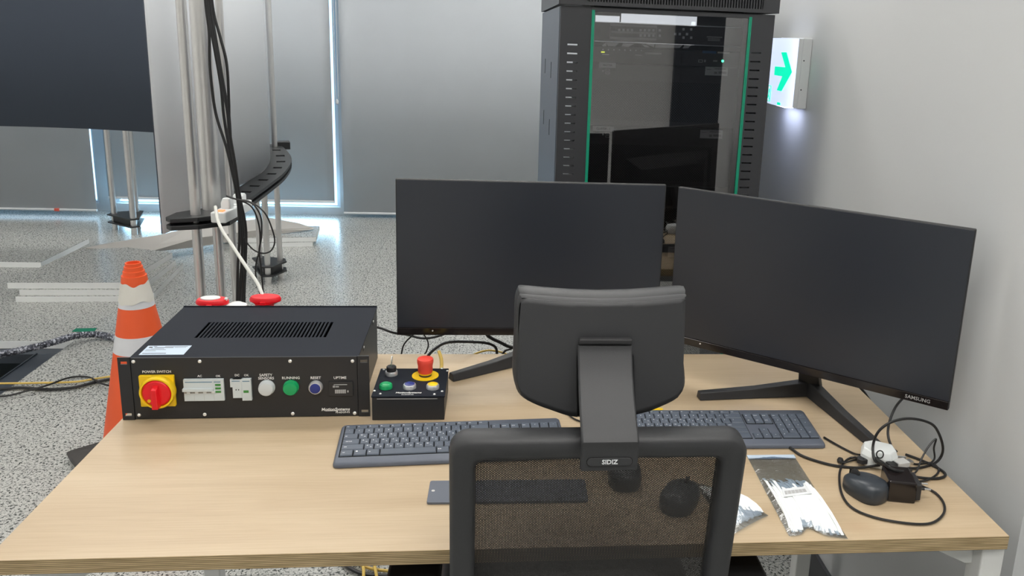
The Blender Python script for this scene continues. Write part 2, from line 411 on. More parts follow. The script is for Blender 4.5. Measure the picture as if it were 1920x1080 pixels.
m = MB(); ZB, ZT = .062, 2.45
m.box((-5, WY, ZT), (4, WY+WT, CH)).box((-5, WY, -.035), (4, WY+WT, ZB))
xs = [-5] + [v for w in wins for v in w] + [4]
for i in range(0, len(xs), 2): m.box((xs[i], WY, ZB), (xs[i+1], WY+WT, ZT))
struct(m.build('wall_back', 'wall_paint'))
for i, (a, b) in enumerate(wins):
    m = MB(); f = .035
    m.box((a, WY+.05, ZB), (a+f, WY+.10, ZT)).box((b-f, WY+.05, ZB), (b, WY+.10, ZT)).box((a+f, WY+.05, ZT-f), (b-f, WY+.10, ZT)).box((a+f, WY+.05, ZB), (b-f, WY+.10, ZB+.008))
    m.box(((a+b)/2-.02, WY+.05, ZB+.008), ((a+b)/2+.02, WY+.10, ZT-f))
    w = struct(m.build('window_%d' % (i+1), 'window_frame_white'))
    MB().box((a+f, WY+.07, ZB+.008), (b-f, WY+.075, ZT-f)).build('pane', 'window_glass', w)
m = MB().box((1.68, .08, -.035), (1.83, 5.62, CH)); struct(m.build('wall_right', 'wall_paint'))
m = MB().box((1.668, .08, 0), (1.68, 5.60, .09)).box((1.668, .068, 0), (1.83, .08, .09)); struct(m.build('baseboard_right', 'rack_black', bevel=.002))
struct(MB().box((-5.15, -4, -.035), (-5, 5.62, CH)).build('wall_left', 'wall_white'))
struct(MB().box((4, -4, -.035), (4.15, 5.62, CH)).build('wall_outer', 'wall_white'))
struct(MB().box((-5, -4.15, -.035), (4, -4, CH)).build('wall_front', 'wall_white'))
m = MB().box((2.40, -4.0, 0), (3.5, -3.96, 2.3)).box((2.34, -4.0, 0), (2.40, -3.94, 2.36)).box((3.5, -4.0, 0), (3.56, -3.94, 2.36)).box((2.40, -4.0, 2.3), (3.5, -3.94, 2.36))
struct(m.build('reflected_panel_1', 'hole_steel', bevel=.004))  # unseen dark panel, added to darken the right half of the rack glass reflection
# ceiling lights (reflected in the glass door and the floor)
def ceiling_light(x, y, label):
    t_ = thing('ceiling_light', label, 'ceiling light', (x, y, CH-.03), 0, 'ceiling light panels')
    m = MB().box((-.62, -.17, 0), (.62, -.15, .03)).box((-.62, .15, 0), (.62, .17, .03)).box((-.62, -.15, 0), (-.60, .15, .03)).box((.60, -.15, 0), (.62, .15, .03))
    m.build('frame', 'lamp_frame', t_, bevel=.002)
    MB().box((-.60, -.15, .008), (.60, .15, .028)).build('diffuser', 'lamp_glow', t_)
for i, x in enumerate((-3.6, -1.2, 1.02)):
    for j, y in enumerate((-1.8, -.35, 1.3, 2.9, 4.6)):
        if i == 1 and j == 1: continue
        ceiling_light(x, y, 'long white ceiling light panel in the %s row, %s' % (('left', 'middle', 'right')[i], ('behind the camera', 'above the desk front', 'level with the rack cabinet', 'over the curved screen', 'nearest the windows')[j]))
ceiling_light(-.12, 2.05, 'added long white light panel between the screen and the rack cabinet, brightening the screen')  # extra lamp, added to brighten the outside of the curved screen
ceiling_light(1.02, -1.05, 'added long white light panel just in front of the desk, brightening its right side')  # extra lamp, added to brighten the right front of the desk
ceiling_light(2.9, -1.2, 'long white ceiling light panel beyond the end of the right wall')
# roller blinds
def blind(x0, x1, y, z0, label, clip=None):
    t_ = thing('roller_blind', label, 'roller blind', (x0, y, z0), 0)
    m = MB(); L = x1-x0; n = 24; vs = []; fs = []
    for i in range(n+1):
        for k in range(2):
            vs.append((L*i/n, .003*math.sin(i*.7), .018 if k == 0 else 2.5-z0))
    for i in range(n): fs.append((2*i, 2*i+2, 2*i+3, 2*i+1))
    m.add(vs, fs, 0, True); o = m.build('fabric', 'blind_fabric', t_); s = o.modifiers.new('solid', 'SOLIDIFY'); s.thickness = .001
    m = MB().tube([(.0, 0, .009), (L, 0, .009)], .0095, 10); bar = m.build('bottom_bar', 'blind_bar', t_)
    if clip: MB().box((clip-x0-.018, -.013, -.002), (clip-x0+.018, .0, .020)).build('clip', 'red_clip', bar, bevel=.002)
    MB().tube([(0, 0, 2.55-z0), (L, 0, 2.55-z0)], .03, 12).build('roller', 'blind_bar', t_)
    return t_
blind(-4.9, -2.33, 5.42, .038, 'grey roller blind at the far left with a red clip on its bottom bar', -2.62)
blind(-2.285, -.548, 5.53, .118, 'grey roller blind behind the aluminium poles, ending above a bright strip of window')
blind(-.478, 1.655, 5.53, .028, 'grey roller blind in the middle, lowered to the floor beside the rack cabinet')
m = MB(); px = -.512
m.tube([(px, 5.50, .95), (px, 5.50, 2.5)], .0022, 6).tube([(px+.02, 5.50, .95), (px+.02, 5.50, 2.5)], .0022, 6)
for i in range(90): m.lathe([(.0, -.003), (.0045, 0), (.0, .003)], (px, 5.50, .97+i*.017), 6, cap=False)
m.lathe([(.0, -.02), (.010, -.01), (.012, .01), (.004, .025)], (px+.01, 5.50, .93), 10)
tag(m.build('blind_chain', 'blind_bar'), 'white beaded pull chain hanging in the gap between two roller blinds', 'blind chain')

# ================================================================== desk
dk = thing('desk', 'light wooden desk with layered plywood edge and white steel legs', 'desk', (0, 0, 0))
m = MB(); m.box((0, 0, .705), (1.6, .8, .7295), 1)
top = m.build('worktop', ['beech_veneer', 'plywood_edge'], dk)
for p in top.data.polygons:
    if p.normal.z > .9: p.material_index = 0
m = MB()
m.box((.03, .03, .665), (1.57, .065, .705)).box((.03, .735, .665), (1.57, .77, .705)).box((.03, .065, .665), (.065, .735, .705)).box((1.535, .065, .665), (1.57, .735, .705))
m2 = MB(); m2.box((.05, .70, .665), (1.55, .735, .705)).box((.05, .10, .665), (.085, .70, .705)).box((1.515, .10, .665), (1.55, .70, .705))
m2.build('frame', 'desk_leg_white', dk, bevel=.002)
for (x, y) in ((.045, .075), (1.585, .03), (.045, .765), (1.585, .765)):
    m = MB(); s = .02
    m.box((x-s, y-s, 0), (x+s, y+s, .705)); m.build('leg', 'desk_leg_white', dk, bevel=.003)
for sx in (0, 1):
    x = 1.5655 if sx else .065; d = -1 if sx else 1
    m = MB(); m.prism([(x, .705), (x, .655), (x+d*.012, .655), (x+d*.085, .69), (x+d*.085, .705)], .035, .042, 'y'); m.build('bracket', 'desk_leg_white', dk, bevel=.001)

# ================================================================== monitors
def monitor(cx, cy, zb, rz, tilt, label, stand_off, hub_back, half, dz=0):
    """local frame: screen faces -y, origin on the desk under the panel"""
    W_, H_ = .613, .367
    t_ = thing('monitor', label, 'monitor', (cx, cy, .73), rz, 'two black monitors')
    T = Matrix.Translation((0, 0, zb-.73)) @ Matrix.Rotation(tilt, 4, 'X')
    m = MB(); h = W_/2
    m.box((-h, 0, 0), (h, .012, H_), 0, T)
    m.add([(-h*.8, .012, .04), (h*.8, .012, .04), (h*.8, .012, H_*.72), (-h*.8, .012, H_*.72), (-h*.6, .042, .07), (h*.6, .042, .07), (h*.6, .042, H_*.6), (-h*.6, .042, H_*.6)],
          [(4,7,6,5), (0,4,5,1), (1,5,6,2), (2,6,7,3), (3,7,4,0)], 0, False, T)
    m.build('housing', 'black_plastic', t_, bevel=.0025)
    m = MB().box((-h+.0025, -.0012, .0195), (h-.0025, .0005, H_-.0025), 0, T); m.build('screen', 'screen_matte', t_)
    m = MB().box((-h+.0008, -.0035, .001), (h-.0008, .001, .0185), 0, T); bz = m.build('lower_bezel', 'black_gloss', t_, bevel=.001)
    m = MB().text('SAMSUNG', .0105, T @ TM(h-.058, -.0037, .0098), bold=.00005); m.build('logo', 'print_grey', bz)
    m = MB().lathe([(.0018, -.0002), (.0018, .0010)], (-h+.082, -.0034, .012), 12, 'y', 0, T); m.build('sensor', 'screw_silver', bz)
    # V shaped stand
    hy = hub_back; ty = stand_off
    for s in (-1, 1):
        m = MB(); a = Vector((s*half, ty, 0)); b = Vector((0, hy, 0)); d = (b-a).normalized(); nn = Vector((-d.y, d.x, 0))
        wa, wb = .0125, .020
        L = []
        for p, w_, z in ((a, wa, .017), (a+(b-a)*.5, .0155, .022), (b+d*.01, wb, .034)):
            L.append([p-nn*w_, p+nn*w_, p+nn*w_*.62+Vector((0,0,z)), p-nn*w_*.62+Vector((0,0,z))])
        m.loft(L, smooth=False); m.build('stand_foot', 'black_plastic', t_, bevel=.002)
    m = MB(); pz = zb-.73+.15
    m.loft([[(-.026, hy-.010, .01), (.026, hy-.010, .01), (.026, hy+.014, .01), (-.026, hy+.014, .01)],
            [(-.021, .030+(hy-.03)*.55, .09), (.021, .030+(hy-.03)*.55, .09), (.021, .055+(hy-.03)*.5, .09), (-.021, .055+(hy-.03)*.5, .09)],
            [(-.024, .038, pz), (.024, .038, pz), (.024, .062, pz), (-.024, .062, pz)]], smooth=False)
    m.build('neck', 'black_plastic', t_, bevel=.003)
    return t_
monitor(.8225, .69, .8215, 0.0, -.01, 'black monitor on the left, standing square behind the power box and keyboard', -.05, .065, .180)
monitor(1.389, .460, .826, -.6677, .015, 'black monitor on the right, turned toward the chair beside the wall', -.058, .130, .196)

# ================================================================== rack power box
pb = thing('power_control_box', 'black rack-mount power box with red rotary switch and top vents', 'power supply box', (.0044, .451, .73), .0198)
RPB = root_matrix(pb); IPB = RPB.inverted(); NPB = RPB.to_3x3() @ Vector((0, 1, 0))
def pan(px, py, off=0.0):
    p = IPB @ atp(px, py, RPB @ Vector((0, -off, 0)), NPB); return p.x, p.z
Lp, Hp, T0, D0 = .4826, .133, .003, .315
x0, x1 = .024, .4586
m = MB(); m.prism(rrect(x0, .002, x1, Hp-.001, .002), 0, T0, 'y'); m.build('front_panel', 'black_metal', pb, bevel=.0006)
for s in (0, 1):
    m = MB(); a, b = (0, x0-.001) if s == 0 else (x1+.001, Lp)
    sx = (a+.0045, b-.0055) if s == 0 else (a+.0055, b-.0035)
    zs = [(.008, .0145), (Hp-.0145, Hp-.008)]
    pr = [0, zs[0][0], zs[0][1], zs[1][0], zs[1][1], Hp]
    for i in range(5):
        if i in (1, 3): m.box((a, -.0005, pr[i]), (sx[0], T0, pr[i+1])).box((sx[1], -.0005, pr[i]), (b, T0, pr[i+1]))
        else: m.box((a, -.0005, pr[i]), (b, T0, pr[i+1]))
    m.build('rack_ear', 'black_metal', pb)
m = MB(); bx0, bx1 = .022, .4606
m.box((bx0, T0, .002), (bx0+.0015, D0, Hp-.004)).box((bx1-.0015, T0, .002), (bx1, D0, Hp-.004)).box((bx0, D0-.0015, .002), (bx1, D0, Hp-.004)).box((bx0, T0, 0.0), (bx1, D0, .002))
m.build('chassis', 'black_metal', pb)
m = MB(); lx0, lx1 = bx0-.001, bx1+.001; z0, z1 = Hp-.004, Hp-.0018
vx0, vx1, vy0, vy1, NS = .108, .378, .112, .208, 34
m.box((lx0, T0, z0), (vx0, D0, z1)).box((vx1, T0, z0), (lx1, D0, z1)).box((vx0, T0, z0), (vx1, vy0, z1)).box((vx0, vy1, z0), (vx1, D0, z1))
pit = (vx1-vx0)/NS
for i in range(1, NS): m.box((vx0+pit*i-pit*.24, vy0, z0), (vx0+pit*i+pit*.24, vy1, z1))
m.box((lx0, D0-.003, z0), (lx1, D0, z1+.0022))
m.build('lid', 'black_lid', pb)
m = MB().box((bx0+.003, T0+.01, .04), (bx1-.003, D0-.01, .05)); m.build('inner_tray', 'black_void', pb)
m = MB()
for i in range(5): m.lathe([(.010, .05), (.010, .09)], (.205+i*.022, .15+.02*(i % 2), 0), 12)
m.build('winding', 'brass', pb)
for y in (.075, .235):
    o = MB().box((bx1-.0012, y, Hp-.020), (bx1+.0008, y+.008, Hp-.005)).build('lid_clip', 'black_metal', pb)
    MB().lathe([(.0025, .0), (.0025, .0015)], (bx1+.0008, y+.004, Hp-.012), 10, 'x').build('clip_screw', 'screw_silver', o)
for (px, py) in ((250, 678), (374.5, 677.5), (544, 677), (661, 677), (261, 778), (384, 777), (549, 775.5), (665, 774.5)):
    u, w = pan(px, py); m = MB(); m.lathe([(.0036, 0), (.0034, .0012), (.0022, .0022)], (u, 0, w), 14, 'y'); m.build('screw', 'screw_silver', pb)
# rotary switch
u, w = pan(297, 731); m = MB().prism(rrect(u-.033, w-.033, u+.033, w+.033, .002), -.007, 0, 'y'); rs = m.build('switch_plate', 'yellow_plastic', pb, bevel=.001)
u, w = pan(294, 737, .02)
m = MB().lathe([(.0325, .007), (.0335, .020), (.0315, .024), (.0285, .024), (.028, .018)], (u, 0, w), 48, 'y'); m.build('switch_ring', 'yellow_plastic', rs)
m = MB().lathe([(.0275, .010), (.0275, .021), (.024, .024)], (u, 0, w), 40, 'y')
m.loft([[(u-.0055, -.023, w+.018), (u+.0055, -.023, w+.018), (u+.007, -.023, w-.028), (u-.007, -.023, w-.028)], [(u-.0045, -.036, w+.012), (u+.0045, -.036, w+.012), (u+.0055, -.036, w-.0285), (u-.0055, -.036, w-.0285)]], smooth=False)
m.build('switch_knob', 'red_plastic', rs, bevel=.0008)
m = MB().lathe([(.0035, .0), (.0035, .0005)], (u-.014, -.0238, w-.015), 14, 'y'); m.build('lock_mark', 'yellow_plastic', rs)
# breakers
def brk(a, b, name, parts):
    (u0, w0), (u1, w1) = pan(*a), pan(*b)
    o = None
    for (fx0, fz0, fx1, fz1, dep, mt, nm) in parts:
        X0, X1 = u0+(u1-u0)*fx0, u0+(u1-u0)*fx1; Z0, Z1 = w0+(w1-w0)*fz0, w0+(w1-w0)*fz1
        m = MB().box((X0, -dep, Z0), (X1, 0, Z1)); q = m.build(nm, mt, pb if o is None else o, bevel=.0004)
        if o is None: o = q
    return o
brk((348, 750), (420, 709), 'b', [(0, 0, 1, 1, .006, 'breaker_grey', 'circuit_breaker')] +
    [(.04, .86, .72, .90, .0063, 'breaker_blue', 'brand_stripe'), (.76, .86, .93, .90, .0063, 'breaker_blue', 'brand_stripe'),
     (.0, .36, .74, .54, .0066, 'breaker_dark', 'toggle_recess'), (-.02, .47, .73, .60, .0105, 'breaker_grey', 'toggle_bar')] +
    [(.08+.205*i, .38, .16+.205*i, .47, .009, 'white_plastic', 'toggle') for i in range(4)] +
    [(.25*i-.002, .0, .25*i+.002, .30, .0062, 'breaker_dark', 'seam') for i in (1, 2, 3)] +
    [(.79, .70, .93, .79, .0068, 'breaker_green', 'indicator'), (.79, .54, .93, .63, .0068, 'breaker_green', 'indicator'), (.79, .38, .93, .47, .0068, 'breaker_green', 'indicator')])
brk((437, 748), (472, 709), 'b', [(0.05, .10, 1, 1, .006, 'breaker_grey', 'circuit_breaker')] +
    [(-.06, .62, .6, 1, .0058, 'breaker_grey', 'terminal_cover'), (.52, -.02, 1.0, 1.02, .0072, 'breaker_grey', 'indicator_module'), (.03, .90, .44, .94, .0063, 'breaker_blue', 'brand_stripe'), (.57, .90, .93, .94, .0076, 'breaker_blue', 'brand_stripe'),
     (.20, .47, .25, .53, .0064, 'dark_print', 'test_hole'), (.33, .47, .38, .53, .0064, 'dark_print', 'test_hole'), (.60, .36, .86, .48, .0076, 'breaker_green', 'indicator')])
# buttons
for (px, py, r, ring, cap_, nm) in ((499, 729, .0150, None, 'white_button', 'indicator_lamp'), (544.5, 728.5, .0145, None, 'green_button', 'indicator_lamp'), (591, 728, .0140, 'silver_ring', 'blue_button', 'push_button')):
    u, w = pan(px, py, .008); m = MB()
    if ring:
        m.lathe([(r, 0), (r, .007), (r-.002, .010), (r-.0045, .010)], (u, 0, w), 32, 'y'); o = m.build(nm, ring, pb)
        MB().lathe([(r-.0035, .004), (r-.0035, .0108), (r-.005, .0115)], (u, 0, w), 32, 'y').build('button_cap', cap_, o)
    else:
        m.lathe([(r+.001, 0), (r+.001, .004), (r, .0045), (r, .010), (r-.0015, .0125), (r-.005, .0135)], (u, 0, w), 36, 'y'); m.build(nm, cap_, pb)
(u0, w0), (u1, w1) = pan(617, 742), pan(662, 715)
m = MB().box((u0, -.003, w0), (u1, 0, w1)); hm = m.build('hour_meter', 'black_plastic', pb, bevel=.0006)
m = MB(); U0, W0 = pan(625, 738); U1, W1 = pan(654, 717)
m.box((U0+.002, -.0038, W1-.004), (U1-.003, -.002, W1-.0026)).box((U0, -.0038, W1-.0095), (U0+.004, -.002, W1-.0055)).box((U0+.005, -.0038, W1-.009), (U0+.012, -.002, W1-.0065))
for i in range(6): m.box((U0+.004+i*.0037, -.0038, W0+.002), (U0+.007+i*.0037, -.002, W0+.010))
m.box((U1-.003, -.0038, W0+.004), (U1-.0005, -.002, W0+.008)); m.build('meter_digits', 'print_grey', hm)
def ptext(txt, px, py, size, bold=.0002, mt='print_white', parent=pb, align='CENTER', nm='printed_text', shear=0):
    u, w = pan(px, py); return MB().text(txt, size, TM(u, -.0006, w), bold=bold*.45, depth=.0002, align=align, shear=shear).build(nm, mt, parent)
for txt, px, py, s in (('POWER SWITCH', 294, 697, .0072), ('AC', 374.5, 705, .0062), ('OK', 409, 705, .0062), ('DC', 444.5, 703.5, .0062), ('OK', 462, 703.5, .0062), ('SAFETY', 498.5, 703.2, .0076), ('SENSORS', 499, 709.2, .0076), ('RUNNING', 545.5, 708.6, .0076), ('RESET', 592, 708.4, .0078), ('UPTIME', 637.5, 708.2, .0076)):
    ptext(txt, px, py, s)
ptext('MotionSystems', 656, 767, .0092, .0004, align='RIGHT', shear=.12, nm='logo')
ptext('PS-6DOF-P3', 656, 772.6, .0055, .0002, align='RIGHT', nm='logo')
u, w = pan(610, 770.3); u2, _ = pan(634, 770); MB().box((u, -.0008, w-.0004), (u2, 0, w+.0004)).build('logo_line', 'print_white', pb)
# rating label on the lid
lz = z1
m = MB().box((.033, .018, lz), (.118, .067, lz+.0003)); lb = m.build('rating_label', 'label_blue_white', pb)
m = MB()
for (a, b, c, d) in ((.045, .062, .052, .0635), (.068, .0605, .112, .062), (.038, .055, .045, .0605), (.049, .055, .086, .0575), (.088, .056, .110, .057), (.037, .044, .075, .0452), (.037, .038, .058, .0391), (.037, .024, .082, .0265), (.045, .0495, .07, .0505)):
    m.box((a, b, lz+.0002), (c, d, lz+.0005))
m.build('label_print', 'dark_print', lb)
# red connectors standing behind the box
def red_plug(px, py, wpx, label, white):
    y = .79; c = at(px, py, y=y); r = wpx/2*(y-CAM.y)/FPX
    t_ = thing('power_connector', label, 'connector', (c.x, y+.012, .73), 0)
    h = c.z-.73
    m = MB().lathe([(.022, .03), (.024, .06), (.024, h-.012), (.028, h-.008)], (0, 0, 0), 24); m.build('body', 'red_plastic' if not white else 'white_plastic', t_)
    m = MB()
    L = []
    for (s, z) in ((.86, h-.009), (1, h-.006), (1, h), (.90, h+.005), (.5, h+.0065)):
        L.append([(math.cos(a)*r*s, math.sin(a)*r*.62*s, z) for a in [2*PI*k/36 for k in range(36)]])
    m.loft(L); m.build('lid', 'red_plastic', t_)
    MB().box((-.006, -r*.62-.004, h-.016), (.006, -r*.62+.006, h-.002)).build('hinge', 'red_plastic', t_, bevel=.001)
    if white: MB().loft([[(math.cos(a)*r*.6-.004, math.sin(a)*r*.40, z) for a in [2*PI*k/28 for k in range(28)]] for z in (h+.005, h+.0085)]).build('lid_insert', 'white_plastic', t_)
    else: MB().box((r*.15, -.01, h-.018), (r*.95, .012, h-.007)).build('latch', 'white_plastic', t_, bevel=.002)
    return t_
red_plug(395, 567, 60, 'red round connector lid with white centre, behind the left of the power box', True)
red_plug(495, 562, 58, 'red round connector lid nearer the monitors, behind the power box', False)
c = at(443, 569, y=.80); t_ = thing('cable_gland', 'white plastic cable gland standing between the two red connectors', 'cable gland', (c.x, .80, .73), 0); h = c.z-.73
MB().lathe([(.014, 0), (.014, h-.02), (.026, h-.012), (.024, h-.004), (.012, h+.002)], (0, 0, 0), 24).build('body', 'white_plastic', t_)
MB().box((-.026, -.004, h-.015), (-.020, .004, h+.014)).build('tab', 'white_plastic', t_, bevel=.001)

# ================================================================== e-stop box
cb = thing('control_box', 'small black button box with red mushroom stop and key switch', 'control box', (.494, .441, .73), 0)
BW, BD, BH = .146, .140, .054
m = MB().box((0, 0, 0), (BW, BD, BH-.003)); m.build('housing', 'black_metal', cb, bevel=.001)
m = MB().box((-.001, -.002, BH-.003), (BW+.001, BD+.001, BH)).box((.010, -.0006, BH-.0075), (BW-.014, .0004, BH-.006), 1); m.build('top_plate', ['black_lid', 'print_grey'], cb, bevel=.0006)
def cbp(px, py, dz=0):
    p = at(px, py, z=.73+BH+dz); return p.x-.494, p.y-.441
for (px, py) in ((719.5, 693.5), (839, 695.5), (828.5, 691), (702, 733), (713, 738.5), (814.5, 739.5), (829, 734)):
    u, v = cbp(px, py); m = MB().lathe([(.0028, BH), (.0026, BH+.001), (.0015, BH+.0018)], (u, v, 0), 12); m.build('screw', 'screw_silver', cb)
for (px, py, ring, c_) in ((723.5, 722, 'green_button', 'green_button'), (768, 722, 'silver_ring', 'blue_button'), (811.5, 722.5, 'silver_ring', 'yellow_plastic')):
    u, v = cbp(px, py, .006); r = .0135
    o = MB().lathe([(r, BH), (r, BH+.006), (r-.0015, BH+.0085), (r-.004, BH+.009)], (u, v, 0), 32).build('push_button', ring, cb)
    MB().lathe([(r-.0032, BH+.006), (r-.0032, BH+.0095), (r-.005, BH+.0105)], (u, v, 0), 32).build('button_cap', c_, o)
u, v = cbp(734, 702)
o = MB().lathe([(.0135, BH), (.0135, BH+.006), (.012, BH+.0085)], (u, v, 0), 28).build('key_switch', 'silver_ring', cb)
MB().lathe([(.0105, BH+.008), (.0105, BH+.018), (.009, BH+.0195)], (u, v, 0), 28).build('key_barrel', 'black_plastic', o)
m = MB().box((u-.001, v-.004, BH+.018), (u+.001, v+.004, BH+.026)).lathe([(.0085, -.0009), (.0085, .0009)], (u+.0015, v, BH+.034), 20, 'x')
m.build('key', 'steel', o)
u, v = cbp(797.5, 704.5)
o = MB().lathe([(.0285, BH), (.0285, BH+.0012)], (u, v, 0), 48).build('warning_disc', 'yellow_plastic', cb)
MB().lathe([(.0135, BH+.001), (.0135, BH+.0052)], (u, v, 0), 28).build('collar', 'black_plastic', o)
MB().lathe([(.0136, BH+.0052), (.0142, BH+.009)], (u, v, 0), 28).build('collar_ring', 'yellow_plastic', o)
MB().lathe([(.0150, BH+.0088), (.0158, BH+.012), (.0158, BH+.024), (.0172, BH+.031), (.0176, BH+.0365), (.0165, BH+.040), (.012, BH+.0415), (.004, BH+.042)], (u, v, 0), 36).build('stop_button', 'stop_red', o)
LAY = Matrix.Identity(4)
u, v = cbp(766, 736.5); MB().text('MotionSystems', .0085, Matrix.Translation((u, v, BH+.0002)), bold=.00015, shear=.12).build('logo', 'print_white', cb)
u, v = cbp(764, 740.2); MB().text('PS-6DOF-CB', .0045, Matrix.Translation((u, v, BH+.0002)), bold=.0003).build('logo', 'print_grey', cb)
# ================================================================== keyboards
KU = .0186
def kb_z(y): return .0095 + .009*(y/.137)
TXC = {}
def legend(mb, txt, size, u, v, z, slope):
    key = (txt, size)
    if key not in TXC:
        t_ = MB().text(txt, size, Matrix.Identity(4), depth=0, bold=.00012); TXC[key] = (t_.v, t_.f)
    vs, fs = TXC[key]; mb.add([(p[0]+u, p[1]+v, z+p[1]*slope) for p in vs], fs, 1)
def keyboard(loc, rz, label):
    t_ = thing('keyboard', label, 'keyboard', loc, rz, 'slate grey keyboards')
    Wk, Dk = .435, .137; SL = .009/.137
    m = MB(); base = rrect(0, .0, Wk, Dk, (.010, .010, .008, .008), 5)
    mid = rrect(.002, .001, Wk-.002, Dk-.0005, (.010, .010, .008, .008), 5); tp = rrect(.005, .004, Wk-.005, Dk-.002, (.008, .008, .006, .006), 5)
    m.loft([[(p[0], p[1], .001) for p in base], [(p[0], p[1], .004+.006*(p[1]/Dk)) for p in base], [(p[0], p[1], kb_z(p[1])-.002) for p in mid], [(p[0], p[1], kb_z(p[1])) for p in tp]])
    m.build('case', 'board_grey', t_, angle=50)
    yb, X0 = .0225, .0095                          # front edge of the key field
    RW = .0188
    rows = [yb+RW*i for i in range(5)]; fy = yb+RW*5
    m = MB()                                       # dark wells
    for (a, b, c, d) in ((X0-.0015, yb-.0015, X0+15*KU+.001, fy+.0130), (X0+15*KU+.005, yb-.0015, X0+18*KU+.0055, yb+RW), (X0+16*KU+.0045, yb+RW, X0+17*KU+.006, yb+2*RW),
                         (X0+15*KU+.0035, yb+3*RW-.0015, X0+18*KU+.0055, fy+.0005), (X0+18*KU+.0075, yb-.0015, X0+22*KU+.0085, fy+.0005)):
        m.add([(a, b, kb_z(b)+.0002), (c, b, kb_z(b)+.0002), (c, d, kb_z(d)+.0002), (a, d, kb_z(d)+.0002)], [(0, 1, 2, 3)])
    m.build('key_well', 'black_void', t_)
    cnt = [0]
    def key(x, y, w, h=1.0, txt='', sub='', hgt=RW, big=.0045, centre=False):
        g = .0008; a, b, c, d = x+g, y+g, x+w*KU-g, y+hgt*h-g
        m = MB(); i = .0012; T = .0032
        loops = [[(a, b, kb_z(b)), (c, b, kb_z(b)), (c, d, kb_z(d)), (a, d, kb_z(d))],
                 [(a+.0002, b+.0002, kb_z(b)+T*.6), (c-.0002, b+.0002, kb_z(b)+T*.6), (c-.0002, d-.0002, kb_z(d)+T*.6), (a+.0002, d-.0002, kb_z(d)+T*.6)],
                 [(a+i, b+i, kb_z(b+i)+T), (c-i, b+i, kb_z(b+i)+T), (c-i, d-i*.8, kb_z(d-i)+T), (a+i, d-i*.8, kb_z(d-i)+T)]]
        m.loft(loops, smooth=False)
        if txt:
            u = (a+c)/2 if centre or len(txt) > 1 else a+.0055; v = (b+d)/2+(0 if (centre or len(txt) > 1) else .0025)
            if len(txt) > 1 and not centre: u = a+.0016+len(txt)*.0011
            legend(m, txt, big if len(txt) == 1 else .0032, u, v, kb_z(v)+T+.00015, SL)
        if sub: legend(m, sub, .0042, c-.0052, b+.0058, kb_z(b+.0058)+T+.00015, SL)
        m.build('key', ['key_grey', 'legend_white'], t_); cnt[0] += 1
    # function row
    fn = ['Esc'] + ['F%d' % i for i in range(1, 13)]
    for i, s in enumerate(fn):
        w = 15/13; x = X0+i*w*KU
        key(x, fy+.0005, w, 1, s, '', .0115, centre=False)
        if i: # media symbol block
            o = COL.objects[-1] if False else None
    r = rows[4]; x = X0
    for s in '`1234567890-=': key(x, r, 1, 1, s, '', centre=True); x += KU
    key(x, r, 2, 1, '<---')
    r = rows[3]; key(X0, r, 1.5, 1, 'tab'); x = X0+1.5*KU
    hang = 'ㅂㅈㄷㄱㅅㅛㅕㅑㅐㅔ'
    for i, s in enumerate('QWERTYUIOP[]'): key(x, r, 1, 1, s, hang[i] if i < 10 else ''); x += KU
    key(x, r, 1.5, 1, '|', '')
    r = rows[2]; key(X0, r, 1.75, 1, 'caps lock'); x = X0+1.75*KU; hang = 'ㅁㄴㅇㄹㅎㅗㅓㅏㅣ'
    for i, s in enumerate("ASDFGHJKL;'"): key(x, r, 1, 1, s, hang[i] if i < 9 else ''); x += KU
    key(x, r, 2.25, 1, 'enter')
    r = rows[1]; key(X0, r, 2.25, 1, 'shift'); x = X0+2.25*KU; hang = 'ㅋㅌㅊㅍㅠㅜㅡ'
    for i, s in enumerate('ZXCVBNM,./'): key(x, r, 1, 1, s, hang[i] if i < 7 else ''); x += KU
    key(x, r, 2.75, 1, 'shift')
    r = rows[0]; x = X0
    for w, s in ((1.3, 'ctrl'), (1.3, '■'), (1.3, 'alt'), (5.6, ''), (1.3, '한/영'), (1.7, '한자'), (2.5, 'ctrl')): key(x, r, w, 1, s); x += w*KU
    nx = X0+15*KU+.0045
    for j, L in ((4, ('ins', 'home', 'pgup')), (3, ('del', 'end', 'pgdn'))):
        for i, s in enumerate(L): key(nx+i*KU, rows[j], 1, 1, s)
    key(nx+KU, rows[1], 1, 1, '^', centre=True)
    for i, s in enumerate('<v>'): key(nx+i*KU, rows[0], 1, 1, s, centre=True)
    qx = nx+3*KU+.0035
    for i, s in enumerate(('num', '/', '*', '-')): key(qx+i*KU, rows[4], 1, 1, s, centre=len(s) == 1)
    for j, L in ((3, '789'), (2, '456'), (1, '123')):
        for i, s in enumerate(L): key(qx+i*KU, rows[j], 1, 1, s, centre=True)
    key(qx, rows[0], 2, 1, '0'); key(qx+2*KU, rows[0], 1, 1, '.', centre=True)
    key(qx+3*KU, rows[2], 1, 2, '+', centre=True); key(qx+3*KU, rows[0], 1, 2, 'ent')
    return t_
def copy_tree(o, parent=None):
    c = o.copy(); COL.objects.link(c)
    if parent: c.parent = parent
    for ch in list(o.children): copy_tree(ch, c)
    return c
k1 = keyboard((.4505, .2487, .73), .058, 'slate grey keyboard on the left of the desk, in front of the button box')
k2 = copy_tree(k1); k2.location = (.9697, .3079, .73); k2.rotation_euler.z = -.0156
k2['label'] = 'slate grey keyboard on the right, under the turned monitor behind the chair'
